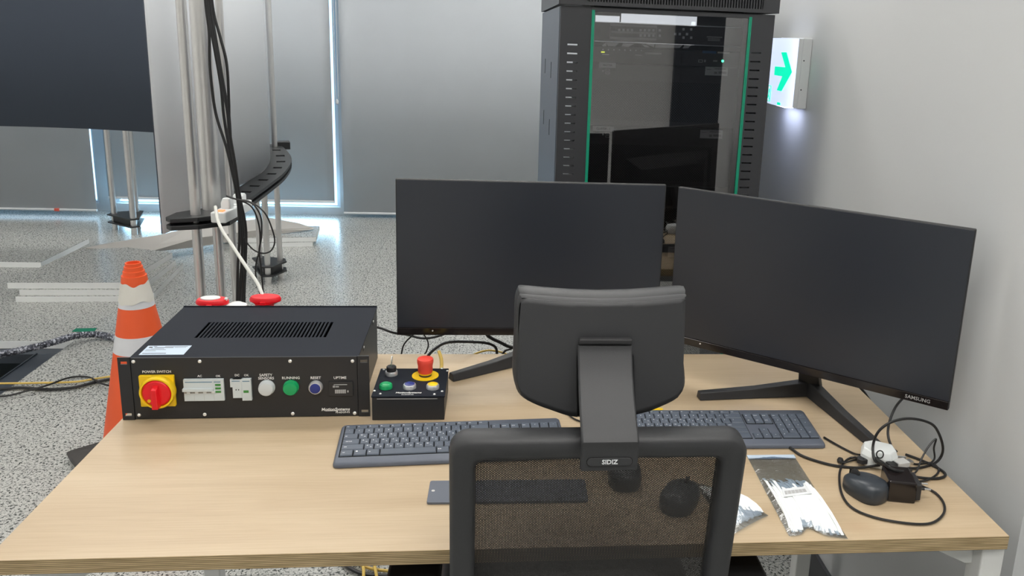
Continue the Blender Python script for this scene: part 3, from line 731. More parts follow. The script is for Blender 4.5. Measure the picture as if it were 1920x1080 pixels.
# ================================================================== rack cabinet
RX0, RX1, RY0, RY1, RZ = .907, 1.517, 1.19, 2.10, 1.592
rk = thing('rack_cabinet', 'tall black server rack cabinet with smoked glass door and green strips', 'rack cabinet', (RX0, RY0, 0))
RW_, RD_ = RX1-RX0, RY1-RY0
m = MB(); m.box((0, .02, .08), (.012, RD_, RZ)); m.build('side_panel', 'rack_side', rk, bevel=.002)
m = MB(); m.box((RW_-.012, .02, .08), (RW_, RD_, RZ)); m.build('side_panel', 'rack_side', rk, bevel=.002)
for z in (1.20, 1.38):
    MB().box((-.001, .30, z), (.001, .306, z+.05)).box((-.001, .62, z), (.001, .626, z+.05)).build('side_slot', 'black_void', rk)
MB().box((-.004, -.004, .0), (RW_+.004, RD_, .08)).build('base', 'rack_black', rk, bevel=.002)
m = MB(); zt = RZ+.004; th = .072                  # lid with real slots in its front
m.box((-.005, .0, zt), (RW_+.005, RD_, zt+th)).box((-.005, -.012, zt), (.075, .0, zt+th)).box((RW_-.045, -.012, zt), (RW_+.005, 0, zt+th)).box((.075, -.012, zt), (RW_-.045, 0, zt+.010)).box((.075, -.012, zt+.062), (RW_-.045, 0, zt+th))
N = 62; L = RW_-.045-.075
for i in range(N+1): m.box((.075+L*i/N-.0022, -.012, zt+.010), (.075+L*i/N+.0022, 0, zt+.062))
m.build('top_lid', 'rack_black', rk)
MB().box((.075, -.001, zt+.010), (RW_-.045, .0, zt+.062)).build('lid_void', 'black_void', rk)
# door: two perforated side bands, glass, green strips
gx0, gx1 = 1.003-RX0, 1.4405-RX0
def lam(px, py): p = at(px, py, y=RY0); return p.x-RX0, p.z
slots_l = [(1075, 84+i*15.3) for i in range(18)]; slots_r = [(1418, 99+i*15.2) for i in range(18)]
zs_ = [1.494-i*.0243 for i in range(58)]
def band(a, b, sa, sb, top):
    m = MB(); zz = [z for z in [top-i*.0243 for i in range(58)] if z > .12]; h = .0022
    m.box((a, 0, .085), (sa, .018, RZ)).box((sb, 0, .085), (b, .018, RZ))
    prev = RZ
    for z in zz: m.box((sa, 0, z+h), (sb, .018, prev)); prev = z-h
    m.box((sa, 0, .085), (sb, .018, prev)); return m.build('door_band', 'rack_black', rk)
s0, _ = lam(1064, 84); s1, zl = lam(1084, 84); r0_, zr = lam(1408, 99); r1_, _ = lam(1427, 99)
b1 = band(.002, gx0-.008, s0, s1, zl); b2 = band(gx1+.008, RW_-.002, r0_, r1_, zr)
for z in (RZ-.012, .085): MB().box((gx0-.009, -.001, z), (gx1+.009, .018, z+.012 if z > 1 else .105)).build('door_rail', 'rack_black', rk, bevel=.001)
for a in (gx0-.008, gx1):
    MB().box((a, -.003, .105), (a+.003, .006, RZ-.008)).box((a+.003, -.0015, .105), (a+.0045, .006, RZ-.008)).box((a+.0045, -.003, .105), (a+.008, .006, RZ-.008)).build('green_strip', 'green_trim', rk)
MB().box((gx0, .0, .105), (gx1, .004, RZ-.012)).build('glass_pane', 'smoked_glass', rk)
for a in (gx0-.012, gx1-.006): MB().box((a, .03, .09), (a+.018, .05, RZ-.01)).build('rack_rail', 'device_black', rk)
for a in (.03, RW_-.07): MB().lathe([(.02, 0), (.02, .02)], (a, .05, -.0), 12).build('foot', 'black_rubber', rk)
# devices in the rack
DY = 1.235
def dv(px, py): p = at(px, py, y=DY); return p.x, p.z
def device(name, label, cat, z0, z1, depth=.5, mt='device_black', grp=None):
    x0, x1 = 1.006, 1.4375
    t_ = thing(name, label, cat, (x0, DY, z0), 0, grp)
    MB().box((0, 0, .001), (x1-x0, depth, z1-z0-.001)).build('chassis', mt, t_, bevel=.001)
    return t_
def onface(t_, name, rects, mt, dep=.0012):
    m = MB()
    for (px0, py0, px1, py1) in rects:
        a, b = dv(px0, py1), dv(px1, py0); m.box((a[0]-t_.location.x, -dep, a[1]-t_.location.z), (b[0]-t_.location.x, .001, b[1]-t_.location.z))
    return m.build(name, mt, t_)
zA = dv(1240, 46)[1]; zB = dv(1240, 82)[1]; zC = dv(1240, 92)[1]; zD = dv(1240, 122)[1]
E0 = dv(1240, 240)[1]
# top: added glowing strip that imitates a bright gap above the devices
t_ = device('gap_glow_strip', 'glowing white strip imitating a bright gap at the top inside the rack, behind the glass', 'glow strip', zA+.002, zA+.055, .06)
onface(t_, 'glowing_cover', [(1112, 30.5, 1162, 40)], 'gap_glow'); onface(t_, 'glowing_cover', [(1164, 31.5, 1307, 42)], 'gap_glow'); onface(t_, 'clip', [(1296, 41, 1304, 47)], 'white_plastic')
t_ = device('matrix_switch', 'black matrix switch with rows of small white square buttons', 'network device', zB, zA, .35)
for row, xs_ in ((56.5, (1161, 1169, 1177, 1185, 1201, 1209, 1217, 1225, 1237, 1281.5, 1296)), (66.5, (1201, 1209, 1217, 1225, 1237, 1281.5, 1296)), (63.0, (1266, 1274.5, 1288))):
    for x in xs_:
        yy = row+(x-1200)*.012+(3 if row == 66.5 and x > 1280 else 0)-(2.5 if row == 56.5 and x > 1280 else 0); onface(t_, 'button', [(x-2.2, yy-2.2, x+2.2, yy+2.2)], 'paper_white')
onface(t_, 'panel_outline', [(1144, 48, 1231, 48.5), (1144, 72, 1231, 72.5), (1143.6, 48, 1144.1, 72.5), (1230.6, 48, 1231.1, 72.5), (1146, 61, 1229, 61.4)], 'print_grey')
onface(t_, 'switch', [(1117, 52, 1125, 66)], 'black_void')
onface(t_, 'printed_text', [(1325, 69, 1354, 70.2), (1327, 72.5, 1350, 73.4), (1327, 75.5, 1350, 76.3)], 'print_grey')
t_ = device('light_gap', 'dark gap between two rack devices with white pieces painted as light showing through', 'rack gap', zC, zB, .04, 'black_void')  # white shapes imitate the bright background showing between devices
for pts in (((1129, 85), (1136, 80), (1136.5, 86.5), (1130, 86.5)), ((1136, 80), (1160, 81), (1153, 87), (1140, 86.5)), ((1168, 81.5), (1189, 82), (1178, 88), (1165, 87)), ((1203, 83), (1213, 85), (1218, 89), (1209, 88)), ((1211, 82.5), (1227, 83.2), (1226, 88.5)), ((1229, 83.5), (1280, 84), (1274, 90), (1228, 89.5)), ((1283, 85), (1296, 85), (1290, 90), (1280, 90.5))):
    q = [dv(*p) for p in pts]; MB().prism([(a-t_.location.x, b-t_.location.z) for a, b in q], -.002, .001, 'y').build('white_cable_or_gap', 'white_plastic', t_)
t_ = device('video_switch', 'black video switch with a row of indicator dots and green power light', 'network device', zD, zC, .35)
for i in range(8):
    x = 1130.5+i*10.3; onface(t_, 'indicator', [(x-1.2, 91.6+i*.25, x+1.2, 94.2+i*.25)], 'paper_white')
onface(t_, 'lit_indicator', [(1127, 96.5, 1134, 98.8)], 'led_yellow')
onface(t_, 'printed_text', [(1129, 102, 1142, 102.7), (1191, 103, 1204, 103.7), (1209, 99.2, 1241, 101.2)], 'print_white')
onface(t_, 'logo', [(1317, 96, 1343, 99.6)], 'logo_blue'); onface(t_, 'printed_text', [(1345.5, 98, 1368, 99.8)], 'print_white')
onface(t_, 'usb_port', [(1309, 112, 1318, 117)], 'print_grey'); onface(t_, 'usb_slot', [(1310.5, 113.3, 1316.5, 115.5)], 'black_void', .0016); onface(t_, 'jack', [(1320, 112, 1323.5, 116.5)], 'print_grey'); onface(t_, 'usb_port', [(1337, 113, 1345, 115.5)], 'print_grey')
c = dv(1355, 114.5); MB().lathe([(.0035, 0), (.003, .002)], (c[0]-t_.location.x, 0, c[1]-t_.location.z), 16, 'y').build('power_light', 'led_green', t_)
def server(z0, z1, label, txt, pyo, perf, sticker):
    t_ = device('server', label, 'server', z0, z1, .6, 'device_black', 'servers in the rack cabinet')
    (a, b), (c, d) = perf; u0, w0 = dv(a, d); u1, w1 = dv(c, b)
    MB().box((u0-t_.location.x, -.0015, w0-z0), (u1-t_.location.x, .001, w1-z0)).build('vent_grille', 'perforated_black', t_)
    if txt:
        y = pyo; o = onface(t_, 'name_label', [(1123 if txt == 'MASTER' else 1111, y, 1155 if txt == 'MASTER' else 1151, y+8.5)], 'paper_white', .0018)
        c = dv(1139 if txt == 'MASTER' else 1131, y+4.4); MB().text(txt, .0075, TM(c[0]-t_.location.x, -.0022, c[1]-z0), bold=.0002).build('label_text', 'dark_print', o)
        onface(t_, 'power_button', [(1129, y+13.5, 1132, y+16.5)], 'print_white')
        for k in (0, 5.5): onface(t_, 'usb_port', [(1135, y+11.5+k, 1143.5, y+15+k)], 'print_grey'); onface(t_, 'usb_slot', [(1136, y+12.4+k, 1142.5, y+14.1+k)], 'black_void', .0018)
    if sticker:
        o = onface(t_, 'sticker', [sticker], 'paper_white', .0018)
        x0, y0, x1, y1 = sticker; onface(t_, 'sticker_print', [(x0+18, y0+2.2, x1-4, y0+3.4), (x0+17, y0+8, x0+23, y1-2.5), (x0+25, y0+8, x1-3, y1-3), (x0+3, y0+3, x0+12, y0+4)], 'print_grey', .0021)
    return t_
z1_ = zD-.001; H4 = .1765
server(z1_-H4, z1_, 'black perforated server with a MASTER label, uppermost of the rack servers', 'MASTER', 118, ((1108, 157), (1352, 224)), (1321.5, 126.5, 1365, 141))
server(z1_-2*H4, z1_-H4, 'black perforated server with a CLUSTER - 1 label, below the MASTER one', 'CLUSTER - 1', 237, ((1104, 275), (1335, 336)), (1312, 244.5, 1355, 259))
o = server(z1_-3*H4, z1_-2*H4, 'black server seen in the gap between the monitors, just under the second one', None, 352, ((1098, 392), (1345, 450)), None)
o = server(z1_-4*H4, z1_-3*H4, 'black server low in the gap between the monitors with a pale tag', None, 0, ((1098, 505), (1345, 560)), (1252, 462, 1266, 482))
server(z1_-5*H4, z1_-4*H4, 'grey-fronted server lowest in the rack, behind the headrest', None, 0, ((1098, 620), (1345, 680)), None)
# ================================================================== exit sign on the right wall
ex = thing('exit_sign', 'lit white direction sign with green arrow on the right wall', 'exit sign', (1.68, 1.312, 1.322))
LX, HX, PX_ = .205, .212, .066
m = MB().box((-.030, 0, 0), (0, LX, HX)); m.build('housing', 'exit_housing', ex, bevel=.003)
pr = [(-.030, .002), (-.046, .002), (-.056, .006), (-.0625, .018), (-.066, .07), (-.067, LX*.5), (-.066, LX-.05), (-.062, LX-.01), (-.055, LX-.002), (-.030, LX-.002)]
m = MB().prism(pr, .003, HX-.003, 'z', smooth=True); m.build('glowing_cover', 'exit_white', ex, angle=60)
m = MB().prism([(-.0425, .0), (-.030, .0), (-.030, .0025), (-.0425, .0025)], .003, HX-.003, 'z'); m.build('end_cap', 'exit_housing', ex)
for z in (.145, .058): MB().lathe([(.0022, 0), (.0022, .0006)], (-.022, .0, z), 10, 'y').build('screw', 'dark_print', ex)
def face(yl): # distance from the wall of the cover face at y
    P_ = [(.018, .0625), (.07, .066), (LX*.5, .067), (LX-.05, .066), (LX-.01, .062)]
    for (a, b), (c, d) in zip(P_, P_[1:]):
        if yl <= c: return -(b+(d-b)*max(0, (yl-a))/(c-a))-.0006
    return -.0626
def facepoly(pts, name, mt, parent):
    # pts (along wall, height) ; y grows away from the camera
    m = MB(); m.add([(face(y), y, z) for y, z in pts], [tuple(range(len(pts)))])
    o = m.build(name, mt, parent); s = o.modifiers.new('solid', 'SOLIDIFY'); s.thickness = .0008; return o
y_ = lambda f: LX*f
AR = [at(x, y, x=1.6125) for x, y in ((1464.8, 98), (1473.3, 98), (1482.5, 135), (1464, 171), (1456.4, 169.3), (1466, 143), (1451.7, 140.6), (1453.4, 124.4), (1471, 126))]
facepoly([(p.y-1.312, p.z-1.322) for p in AR], 'arrow', 'exit_green', ex)
fx = [(.72, .000), (.94, .052)]
for a, b, c, d in ((.70, .012, .72, .060), (.90, .012, .92, .060), (.70, .058, .92, .060), (.70, .010, .92, .012)): facepoly([(y_(a), b), (y_(c), b), (y_(c), d), (y_(a), d)], 'running_mark', 'exit_green', ex)
facepoly([(y_(.82), .050), (y_(.77), .050), (y_(.76), .040), (y_(.80), .034), (y_(.76), .026), (y_(.73), .016), (y_(.76), .016), (y_(.80), .026), (y_(.86), .017), (y_(.88), .018), (y_(.83), .031), (y_(.83), .042)], 'running_mark', 'exit_green', ex)
facepoly([(y_(.24), .006), (y_(.36), .006), (y_(.36), .014), (y_(.24), .014)], 'approval_mark', 'exit_green', ex)
MB().box((-.055, .03, .0005), (-.012, LX-.03, .003)).build('lamp_window', 'exit_glow', ex)
# ================================================================== curved projection screen
cs = thing('projection_screen', 'curved grey projection screen on aluminium poles with black curved ledge', 'projection screen', (-1.95, 2.9, 0))
SP = [(-.545, 2.10), (-.475, 2.22), (-.42, 2.38), (-.385, 2.62), (-.395, 2.95), (-.455, 3.32), (-.59, 3.72), (-.85, 4.06), (-1.15, 4.22), (-1.45, 4.31), (-1.95, 4.40), (-2.45, 4.40), (-2.95, 4.28), (-3.35, 4.0), (-3.6, 3.6)]
SC = [(p.x, p.y) for p in curve([(x, y, 0) for x, y in SP], 8)]
def zbot(i):
    x, y = SC[i]; return .81 if i > 22 else .70+.11*(i/22)**1.3
nn = len(SC)
def skin(off, name, mt, th=.004):
    m = MB(); vs = []; fs = []
    for i, (x, y) in enumerate(SC):
        a = SC[max(i-1, 0)]; b = SC[min(i+1, nn-1)]; d = Vector((b[0]-a[0], b[1]-a[1], 0)).normalized(); q = Vector((d.y, -d.x, 0))*off
        for z in (zbot(i), 2.55): vs.append((x+q.x, y+q.y, z))
    for i in range(nn-1): fs.append((2*i, 2*i+1, 2*i+3, 2*i+2))
    m.add(vs, fs, 0, True); o = m.build(name, mt, cs, world=True); s = o.modifiers.new('solid', 'SOLIDIFY'); s.thickness = th; s.offset = 0; return o
skin(.003, 'outer_skin', 'projection_outer'); skin(-.003, 'inner_skin', 'projection_inner')
# edge seam strip at the far limb
# ledge: two stacked black rings with slots
IN = [(-.335, 2.06), (-.365, 2.35), (-.375, 2.62), (-.385, 2.95), (-.450, 3.32), (-.585, 3.72), (-.66, 3.86)]
OUT = [(-.255, 2.01), (-.262, 2.33), (-.268, 2.62), (-.285, 2.96), (-.350, 3.36), (-.480, 3.74), (-.555, 3.90)]
ci = curve([(x, y, 0) for x, y in IN], 6); co = curve([(x, y, 0) for x, y in OUT], 6)
def ring(z0, z1, nm):
    m = MB(); n = len(ci)
    for i in range(n-1):
        a0, a1, b0, b1 = ci[i], ci[i+1], co[i], co[i+1]
        def strip(s, t_, p0=0.0, p1=1.0):
            q = [a0.lerp(b0, s).lerp(a1.lerp(b1, s), p0), a0.lerp(b0, t_).lerp(a1.lerp(b1, t_), p0), a0.lerp(b0, t_).lerp(a1.lerp(b1, t_), p1), a0.lerp(b0, s).lerp(a1.lerp(b1, s), p1)]
            m.prism([(v.x, v.y) for v in q], z0, z1, 'z')
        if i % 3 == 1 and 2 < i < n-2: strip(0, .30); strip(.72, 1); strip(.3, .72, 0, .18); strip(.3, .72, .82, 1)
        else: strip(0, 1)
    return m.build(nm, 'ledge_black', cs, world=True)
ring(.798, .812, 'curved_ledge'); ring(.772, .786, 'curved_ledge')
n_ = MB()
for i in range(0, len(ci), 3):
    c = ci[i].lerp(co[i], .5); n_.lathe([(.006, .786), (.006, .798)], (c.x, c.y, 0), 8)
tag(n_.build('ledge_spacer', 'ledge_black', cs, world=True), None, kind='stuff')
END = [(-.452, 1.905), (-.425, 1.875), (-.340, 1.905), (-.250, 1.975), (-.245, 2.07), (-.34, 2.10), (-.40, 2.04), (-.445, 1.985)]
for z0, z1 in ((.797, .813), (.768, .785)): MB().prism(END, z0, z1, 'z').build('end_plate', 'ledge_black', cs, world=True, bevel=.002)
MB().prism([(-.44, 1.91), (-.26, 1.98), (-.26, 2.05), (-.43, 1.97)], .785, .797, 'z').build('end_plate_core', 'black_void', cs, world=True)
def pole(x, y, z0, z1, r, top=False):
    return MB().lathe([(r, z0), (r, z1)], (x, y, 0), 24).build('pole', 'aluminium', cs, world=True)
def xat(px, py, z): p = at(px, py, z=z); return p.x, p.y
PA = xat(368, 401, .812); PB = xat(417, 440, .76); PC = xat(440, 430, .76)
PA = (-.375, 1.965); PB = (-.287, 2.06); PC = (-.262, 2.16)
def onpx(px, py, y): p = at(px, py, y=y); return (p.x, y)
PA = onpx(376.5, 540, 1.955); PB = onpx(414.5, 540, 2.03); PC = onpx(442, 540, 2.14)
pole(*PA, 0, 2.6, .0175); pole(*PB, 0, .772, .0175); pole(PC[0], PC[1], 0, 2.6, .0140)
PD = onpx(392, 300, 2.06); MB().lathe([(.034, .813), (.034, 2.6)], (PD[0], PD[1], 0), 28).build('wide_tube', 'aluminium', cs, world=True)
PF = onpx(521, 400, 3.80); pole(*PF, .0, 2.6, .016); PG = onpx(497, 400, 3.69); pole(*PG, 0, .772, .017); PH = onpx(483, 400, 3.85); pole(*PH, 0, .772, .015)
def foot(P3, z=.055):
    for z0 in (z, z+.055):
        c = sum((Vector((x, y, 0)) for x, y in P3), Vector())/3; pts = []
        for x, y in P3:
            d = (Vector((x, y, 0))-c).normalized(); s = Vector((-d.y, d.x, 0))
            for k in (-1, 1): p = Vector((x, y, 0))+d*.035+s*k*.032; pts.append((p.x, p.y))
        pts.sort(key=lambda p: math.atan2(p[1]-c.y, p[0]-c.x))
        MB().prism(pts, z0, z0+.010, 'z').build('foot_bracket', 'ledge_black', cs, world=True, bevel=.002)
    MB().prism([(c.x+(p[0]-c.x)*.72, c.y+(p[1]-c.y)*.72) for p in pts], z+.010, z+.055, 'z').build('foot_block', 'ledge_black', cs, world=True)
    for x, y in P3: MB().lathe([(.020, .0), (.020, .012), (.017, .014), (.021, z-.012), (.021, z)], (x, y, 0), 16).build('foot_pad', 'aluminium', cs, world=True)
foot([PF, PG, PH]); foot([PA, PB, PC])
GA = onpx(214, 400, 5.0); GB = onpx(249, 400, 4.86); GC = onpx(257, 400, 5.08)
for P_, r in ((GA, .019), (GB, .021), (GC, .016)): pole(*P_, 0, 2.6, r)
foot([GA, GB, GC])
MB().prism([(-.54, 3.82), (-.47, 3.84), (-.49, 3.90), (-.56, 3.88)], .79, .835, 'z').build('pole_clamp', 'ledge_black', cs, world=True, bevel=.003)
# ================================================================== traffic cone
cn = thing('traffic_cone', 'orange and white traffic cone with black base standing left of the desk', 'traffic cone', (-.447, 1.60, 0), math.radians(41))
MB().loft([[(p[0]*s, p[1]*s, z) for p in rrect(-.205, -.205, .205, .205, .014, 4)] for s, z in ((.96, 0), (.99, .020), (1, .032), (.95, .038), (.62, .044), (.50, .046))]).build('base', 'cone_base', cn)
cr = lambda z: .0285+(.727-z)*.176
def conepart(z0, z1, name, mt, e=0.0, wob=0):
    m = MB(); n = 48; L = []
    for j in range(5):
        z = z0+(z1-z0)*j/4
        L.append([(math.cos(2*PI*k/n)*(cr(z)+e+(random.uniform(0, .0012) if wob else 0)), math.sin(2*PI*k/n)*(cr(z)+e+(random.uniform(0, .0012) if wob else 0)), z+(.005*math.sin(2*PI*k/n*3+j)+.003*math.sin(2*PI*k/n*7) if wob and j in (0, 4) else 0)) for k in range(n)])
    m.loft(L, caps=not wob); return m.build(name, mt, cn)
conepart(.038, .428, 'lower_body', 'orange_cone'); conepart(.428, .486, 'reflective_band', 'cone_white', .0006); conepart(.486, .580, 'middle_body', 'orange_cone')
conepart(.580, .645, 'reflective_band', 'cone_white', .0006); conepart(.598, .660, 'tape_wrap', 'cone_tape', .0016, 1)
MB().lathe([(cr(.645), .645), (cr(.68)+.001, .685), (.0335, .6852), (.0325, .700), (.0290, .7005), (.0280, .715), (.0245, .7155), (.0240, .727), (.0200, .727), (.0200, .68)], (0, 0, 0), 40).build('cone_tip', 'orange_cone', cn)
# ================================================================== loose floor tiles
def tile(pts, z0, z1, label, name='floor_tile', grp='loose floor tiles'):
    cx = sum(p[0] for p in pts)/len(pts); cy = sum(p[1] for p in pts)/len(pts)
    t_ = thing(name, label, 'floor tile', (cx, cy, z0), 0, grp)
    MB().prism(pts, z0, z1-.002, 'z').build('core', 'tile_edge', t_, world=True)
    MB().prism([(cx+(p[0]-cx)*.998, cy+(p[1]-cy)*.998) for p in pts], z1-.002, z1, 'z').build('surface', 'tile_terrazzo', t_, world=True)
    return t_
def sq(x, y, a, s=.6, s2=None):
    s2 = s2 or s; c, d = math.cos(a), math.sin(a); return [(x, y), (x+s*c, y+s*d), (x+s*c-s2*d, y+s*d+s2*c), (x-s2*d, y+s2*c)]
tile(sq(-1.815, 3.335, .035), 0, .033, 'bottom tile of the stack behind the traffic cone')
tile(sq(-1.80, 3.350, .030), .033, .066, 'middle tile of the stack behind the traffic cone')
tile([(-1.865, 3.365), (-1.285, 3.385), (-1.255, 4.02), (-1.82, 4.22)], .066, .100, 'speckled top tile of the stack behind the traffic cone')
tile(sq(-1.285, 3.40, .10, .15, .62), 0, .033, 'narrow white-edged board sticking out right of the tile stack')
tile(sq(-2.62, 4.00, -.01, .6), .0, .034, 'speckled floor tile lying alone at the far left')
for k, (x, y, a) in enumerate(((-1.12, 4.50, .16), (-1.10, 4.52, .13))):
    tile(sq(x, y, a, .60, .34), k*.034, k*.034+.033, ('lower', 'upper')[k]+' white-edged tile under the right end of the bent cardboard')
# bent cardboard sheet: strips between front and back polylines
def zat(px, py, z): p = at(px, py, z=z); return (p.x, p.y, p.z)
cbd = thing('cardboard_sheet', 'large bent grey cardboard sheet lying over the stacked tiles', 'cardboard sheet', (-1.1, 4.5, 0))
rowA = [zat(161, 465, .106), zat(281, 472, .075), zat(371, 463, .050), zat(470, 447, .060), zat(587, 430, .080)]
rowB = [zat(161, 464.5, .107), zat(300, 457, .108), zat(371, 446, .118), zat(480, 432, .112), zat(588, 427, .082)]
rowC = [zat(200, 456, .112), zat(306, 439, .15), zat(362, 425, .16), zat(503, 408, .15), zat(560, 418, .11)]
m = MB(); vs = rowA+rowB+rowC
m.add(vs, [(i+5*r, i+1+5*r, i+6+5*r, i+5+5*r) for r in (0, 1) for i in range(4)])
o = m.build('sheet', 'cardboard', cbd, world=True); s = o.modifiers.new('solid', 'SOLIDIFY'); s.thickness = .006; s.offset = -1
# green tape
p = [at(*q, z=.0015) for q in ((134, 621.5), (142, 615.5), (182, 615), (176, 622))]
tag(MB().prism([(v.x, v.y) for v in p], 0.0002, .0014, 'z').build('floor_tape', 'green_tape'), 'short strip of green tape on the floor by the opening edge', 'tape')
# ================================================================== cables on the floor, left
def cable(name, label, cat, pts, r, mt, grp=None, n=8, seg=8):
    c = curve(pts, n); o = c[0]
    b = MB().tube([p for p in c], [r*(1+.10*math.sin(i*1.9)) for i in range(len(c))] if name == 'cable_hose' else r, seg).build(name, mt); return tag(b, label, cat, grp)
def zp(z, *L): return [at(x, y, z=(q[0] if q else z)) for x, y, *q in L]
cable('cable_hose', 'thick grey wrapped cable hose bridging the floor opening', 'cable hose', zp(.02, (-60, 682, .02), (0, 665, .03), (60, 652, .04), (105, 640, .05), (140, 630, .04), (175, 627, .03), (205, 631, .02), (235, 641, .018), (275, 655, .018), (330, 672, .018), (420, 690, .018)), .0155, 'hose_grey', n=24, seg=12)
cable('floor_cable', 'yellow cable running across the floor left of the power box', 'cable', zp(.012, (-60, 720), (10, 719), (70, 718), (140, 716), (180, 710), (215, 705), (260, 702), (330, 704), (420, 712), (520, 722)), .0045, 'cable_yellow')
cable('floor_cable', 'thick black cable crossing the floor beside the yellow one', 'cable', zp(.010, (-60, 735), (0, 730), (40, 727), (90, 730), (140, 726), (185, 715), (218, 710), (260, 712), (330, 716), (420, 726), (520, 735)), .0065, 'cable_black')
cable('floor_cable', 'thin black cable looping over the thick one on the floor', 'cable', zp(.010, (-50, 738), (5, 743), (50, 733, .02), (90, 722, .025), (130, 708), (165, 707), (190, 719, .025), (218, 724), (255, 720), (330, 728), (420, 738), (520, 750)), .004, 'cable_black')
# ================================================================== office chair
ch = thing('office_chair', 'black office chair with mesh back and headrest pushed up to the desk', 'office chair', (.885, .10, 0))
CX, CY = .885, .10
def yb(z): return -.115-.085*(z-.99)/.49*-1 if False else -.122+(.99-z)*.14      # back leans away as it rises
bl, br, bt, bb = .679, 1.0975, .981, .50
def ringloops():
    out_ = rrect(bl, bb, br, bt, (.05, .05, .032, .032), 8); n = len(out_)
    inn = rrect(bl+.036, bb+.05, br-.036, bt-.036, (.03, .03, .016, .016), 8)
    L = []
    secs = [(0.0, .010), (0.0, .022), (.10, .028), (.85, .028), (1.0, .022), (1.0, -.004), (.80, -.012), (.22, -.014), (.04, -.008)]
    for k in range(n):
        o, i_ = out_[k], inn[k]; row = []
        for f, d in secs:
            x = o[0]+(i_[0]-o[0])*f; z = o[1]+(i_[1]-o[1])*f
            w = abs(x-CX)/.2; row.append((x, yb(z)+d+.012*w*w, z))
        L.append(row)
    return L
L = ringloops(); m = MB(); n = len(L[0]); vs = [p for r in L for p in r]; fs = []
for i in range(len(L)):
    for k in range(n): fs.append((i*n+k, i*n+(k+1) % n, ((i+1) % len(L))*n+(k+1) % n, ((i+1) % len(L))*n+k))
m.add(vs, fs, 0, True); m.build('back_frame', 'chair_plastic', ch, world=True, angle=60)
m = MB(); vs = []; N1, N2 = 14, 18
for j in range(N2+1):
    for i in range(N1+1):
        x = bl+.030+(br-bl-.060)*i/N1; z = bb+.04+(bt-bb-.070)*j/N2; w = abs(x-CX)/.2
        vs.append((x, yb(z)+.014+.012*w*w, z))
m.add(vs, [(j*(N1+1)+i, j*(N1+1)+i+1, (j+1)*(N1+1)+i+1, (j+1)*(N1+1)+i) for j in range(N2) for i in range(N1)], 0, True)
m.build('mesh_back', 'woven_mesh', ch, world=True)
# lumbar pad, spine, seat, arms, base
m = MB(); m.loft([[(x, yb(.70)+.045+d, z) for x, z in rrect(.76, .60, 1.01, .70, .03)] for d in (0, .02)]); m.build('lumbar_pad', 'black_plastic', ch, world=True, bevel=.004)
m = MB(); m.loft([[(CX-.035, y-.02, z), (CX+.035, y-.02, z), (CX+.035, y+.02, z), (CX-.035, y+.02, z)] for y, z in ((.06, .36), (-.02, .42), (-.05, .50), (-.06, .58))], smooth=False); m.build('back_spine', 'chair_plastic', ch, world=True, bevel=.006)
m = MB()
sl = lambda s, z: [(CX+(p[0])*s, .20+(p[1])*s, z) for p in rrect(-.245, -.235, .245, .235, .08, 6)]
m.loft([sl(.90, .425), sl(.98, .435), sl(1, .455), sl(.99, .478), sl(.93, .492), sl(.7, .497)]); m.build('seat', 'chair_cushion', ch, world=True, angle=60)
m = MB().box((CX-.16, .05, .37), (CX+.16, .33, .425)); m.build('seat_mechanism', 'chair_plastic', ch, world=True, bevel=.01)
for s in (-1, 1):
    ax = CX+s*.2695
    m = MB(); pts = [(ax+p[0], .085+p[1]) for p in rrect(-.043, -.105, .043, .135, .035, 6)]
    m.loft([[(x, y, z) for x, y in pts] for z in (.632, .655)]); pad = m.build('arm_pad', 'black_rubber', ch, world=True, bevel=.005)
    m = MB().box((ax-.012, .09, .40), (ax+.012, .15, .632)); m.build('arm_post', 'chair_plastic', ch, world=True, bevel=.004)
    m = MB().box((min(ax, CX+s*.14), .10, .385), (max(ax, CX+s*.14), .14, .410)); m.build('arm_bar', 'chair_plastic', ch, world=True, bevel=.004)
MB().lathe([(.028, .09), (.028, .22), (.020, .22), (.020, .37)], (CX, .20, 0), 20).build('gas_column', 'black_metal', ch, world=True)
for k in range(5):
    a = 2*PI*k/5+.3; d = Vector((math.cos(a), math.sin(a), 0)); q = Vector((-d.y, d.x, 0)); c = Vector((CX, .20, 0))
    m = MB(); m.loft([[c+d*r-q*w+Vector((0,0,z0)), c+d*r+q*w+Vector((0,0,z0)), c+d*r+q*w*.7+Vector((0,0,z1)), c+d*r-q*w*.7+Vector((0,0,z1))] for r, w, z0, z1 in ((.02, .03, .075, .13), (.30, .018, .062, .085))], smooth=False)
    m.build('base_leg', 'chair_plastic', ch, world=True, bevel=.004)
    p = c+d*.285; m = MB()
    for t_ in (-.014, .006): m.lathe([(.020, t_), (.028, t_+.001), (.028, t_+.009), (.020, t_+.010)], (p.x, p.y, .028), 18, 'x')
    m.box((p.x-.006, p.y-.01, .026), (p.x+.006, p.y+.01, .064)); m.build('caster', 'black_rubber', ch, world=True)
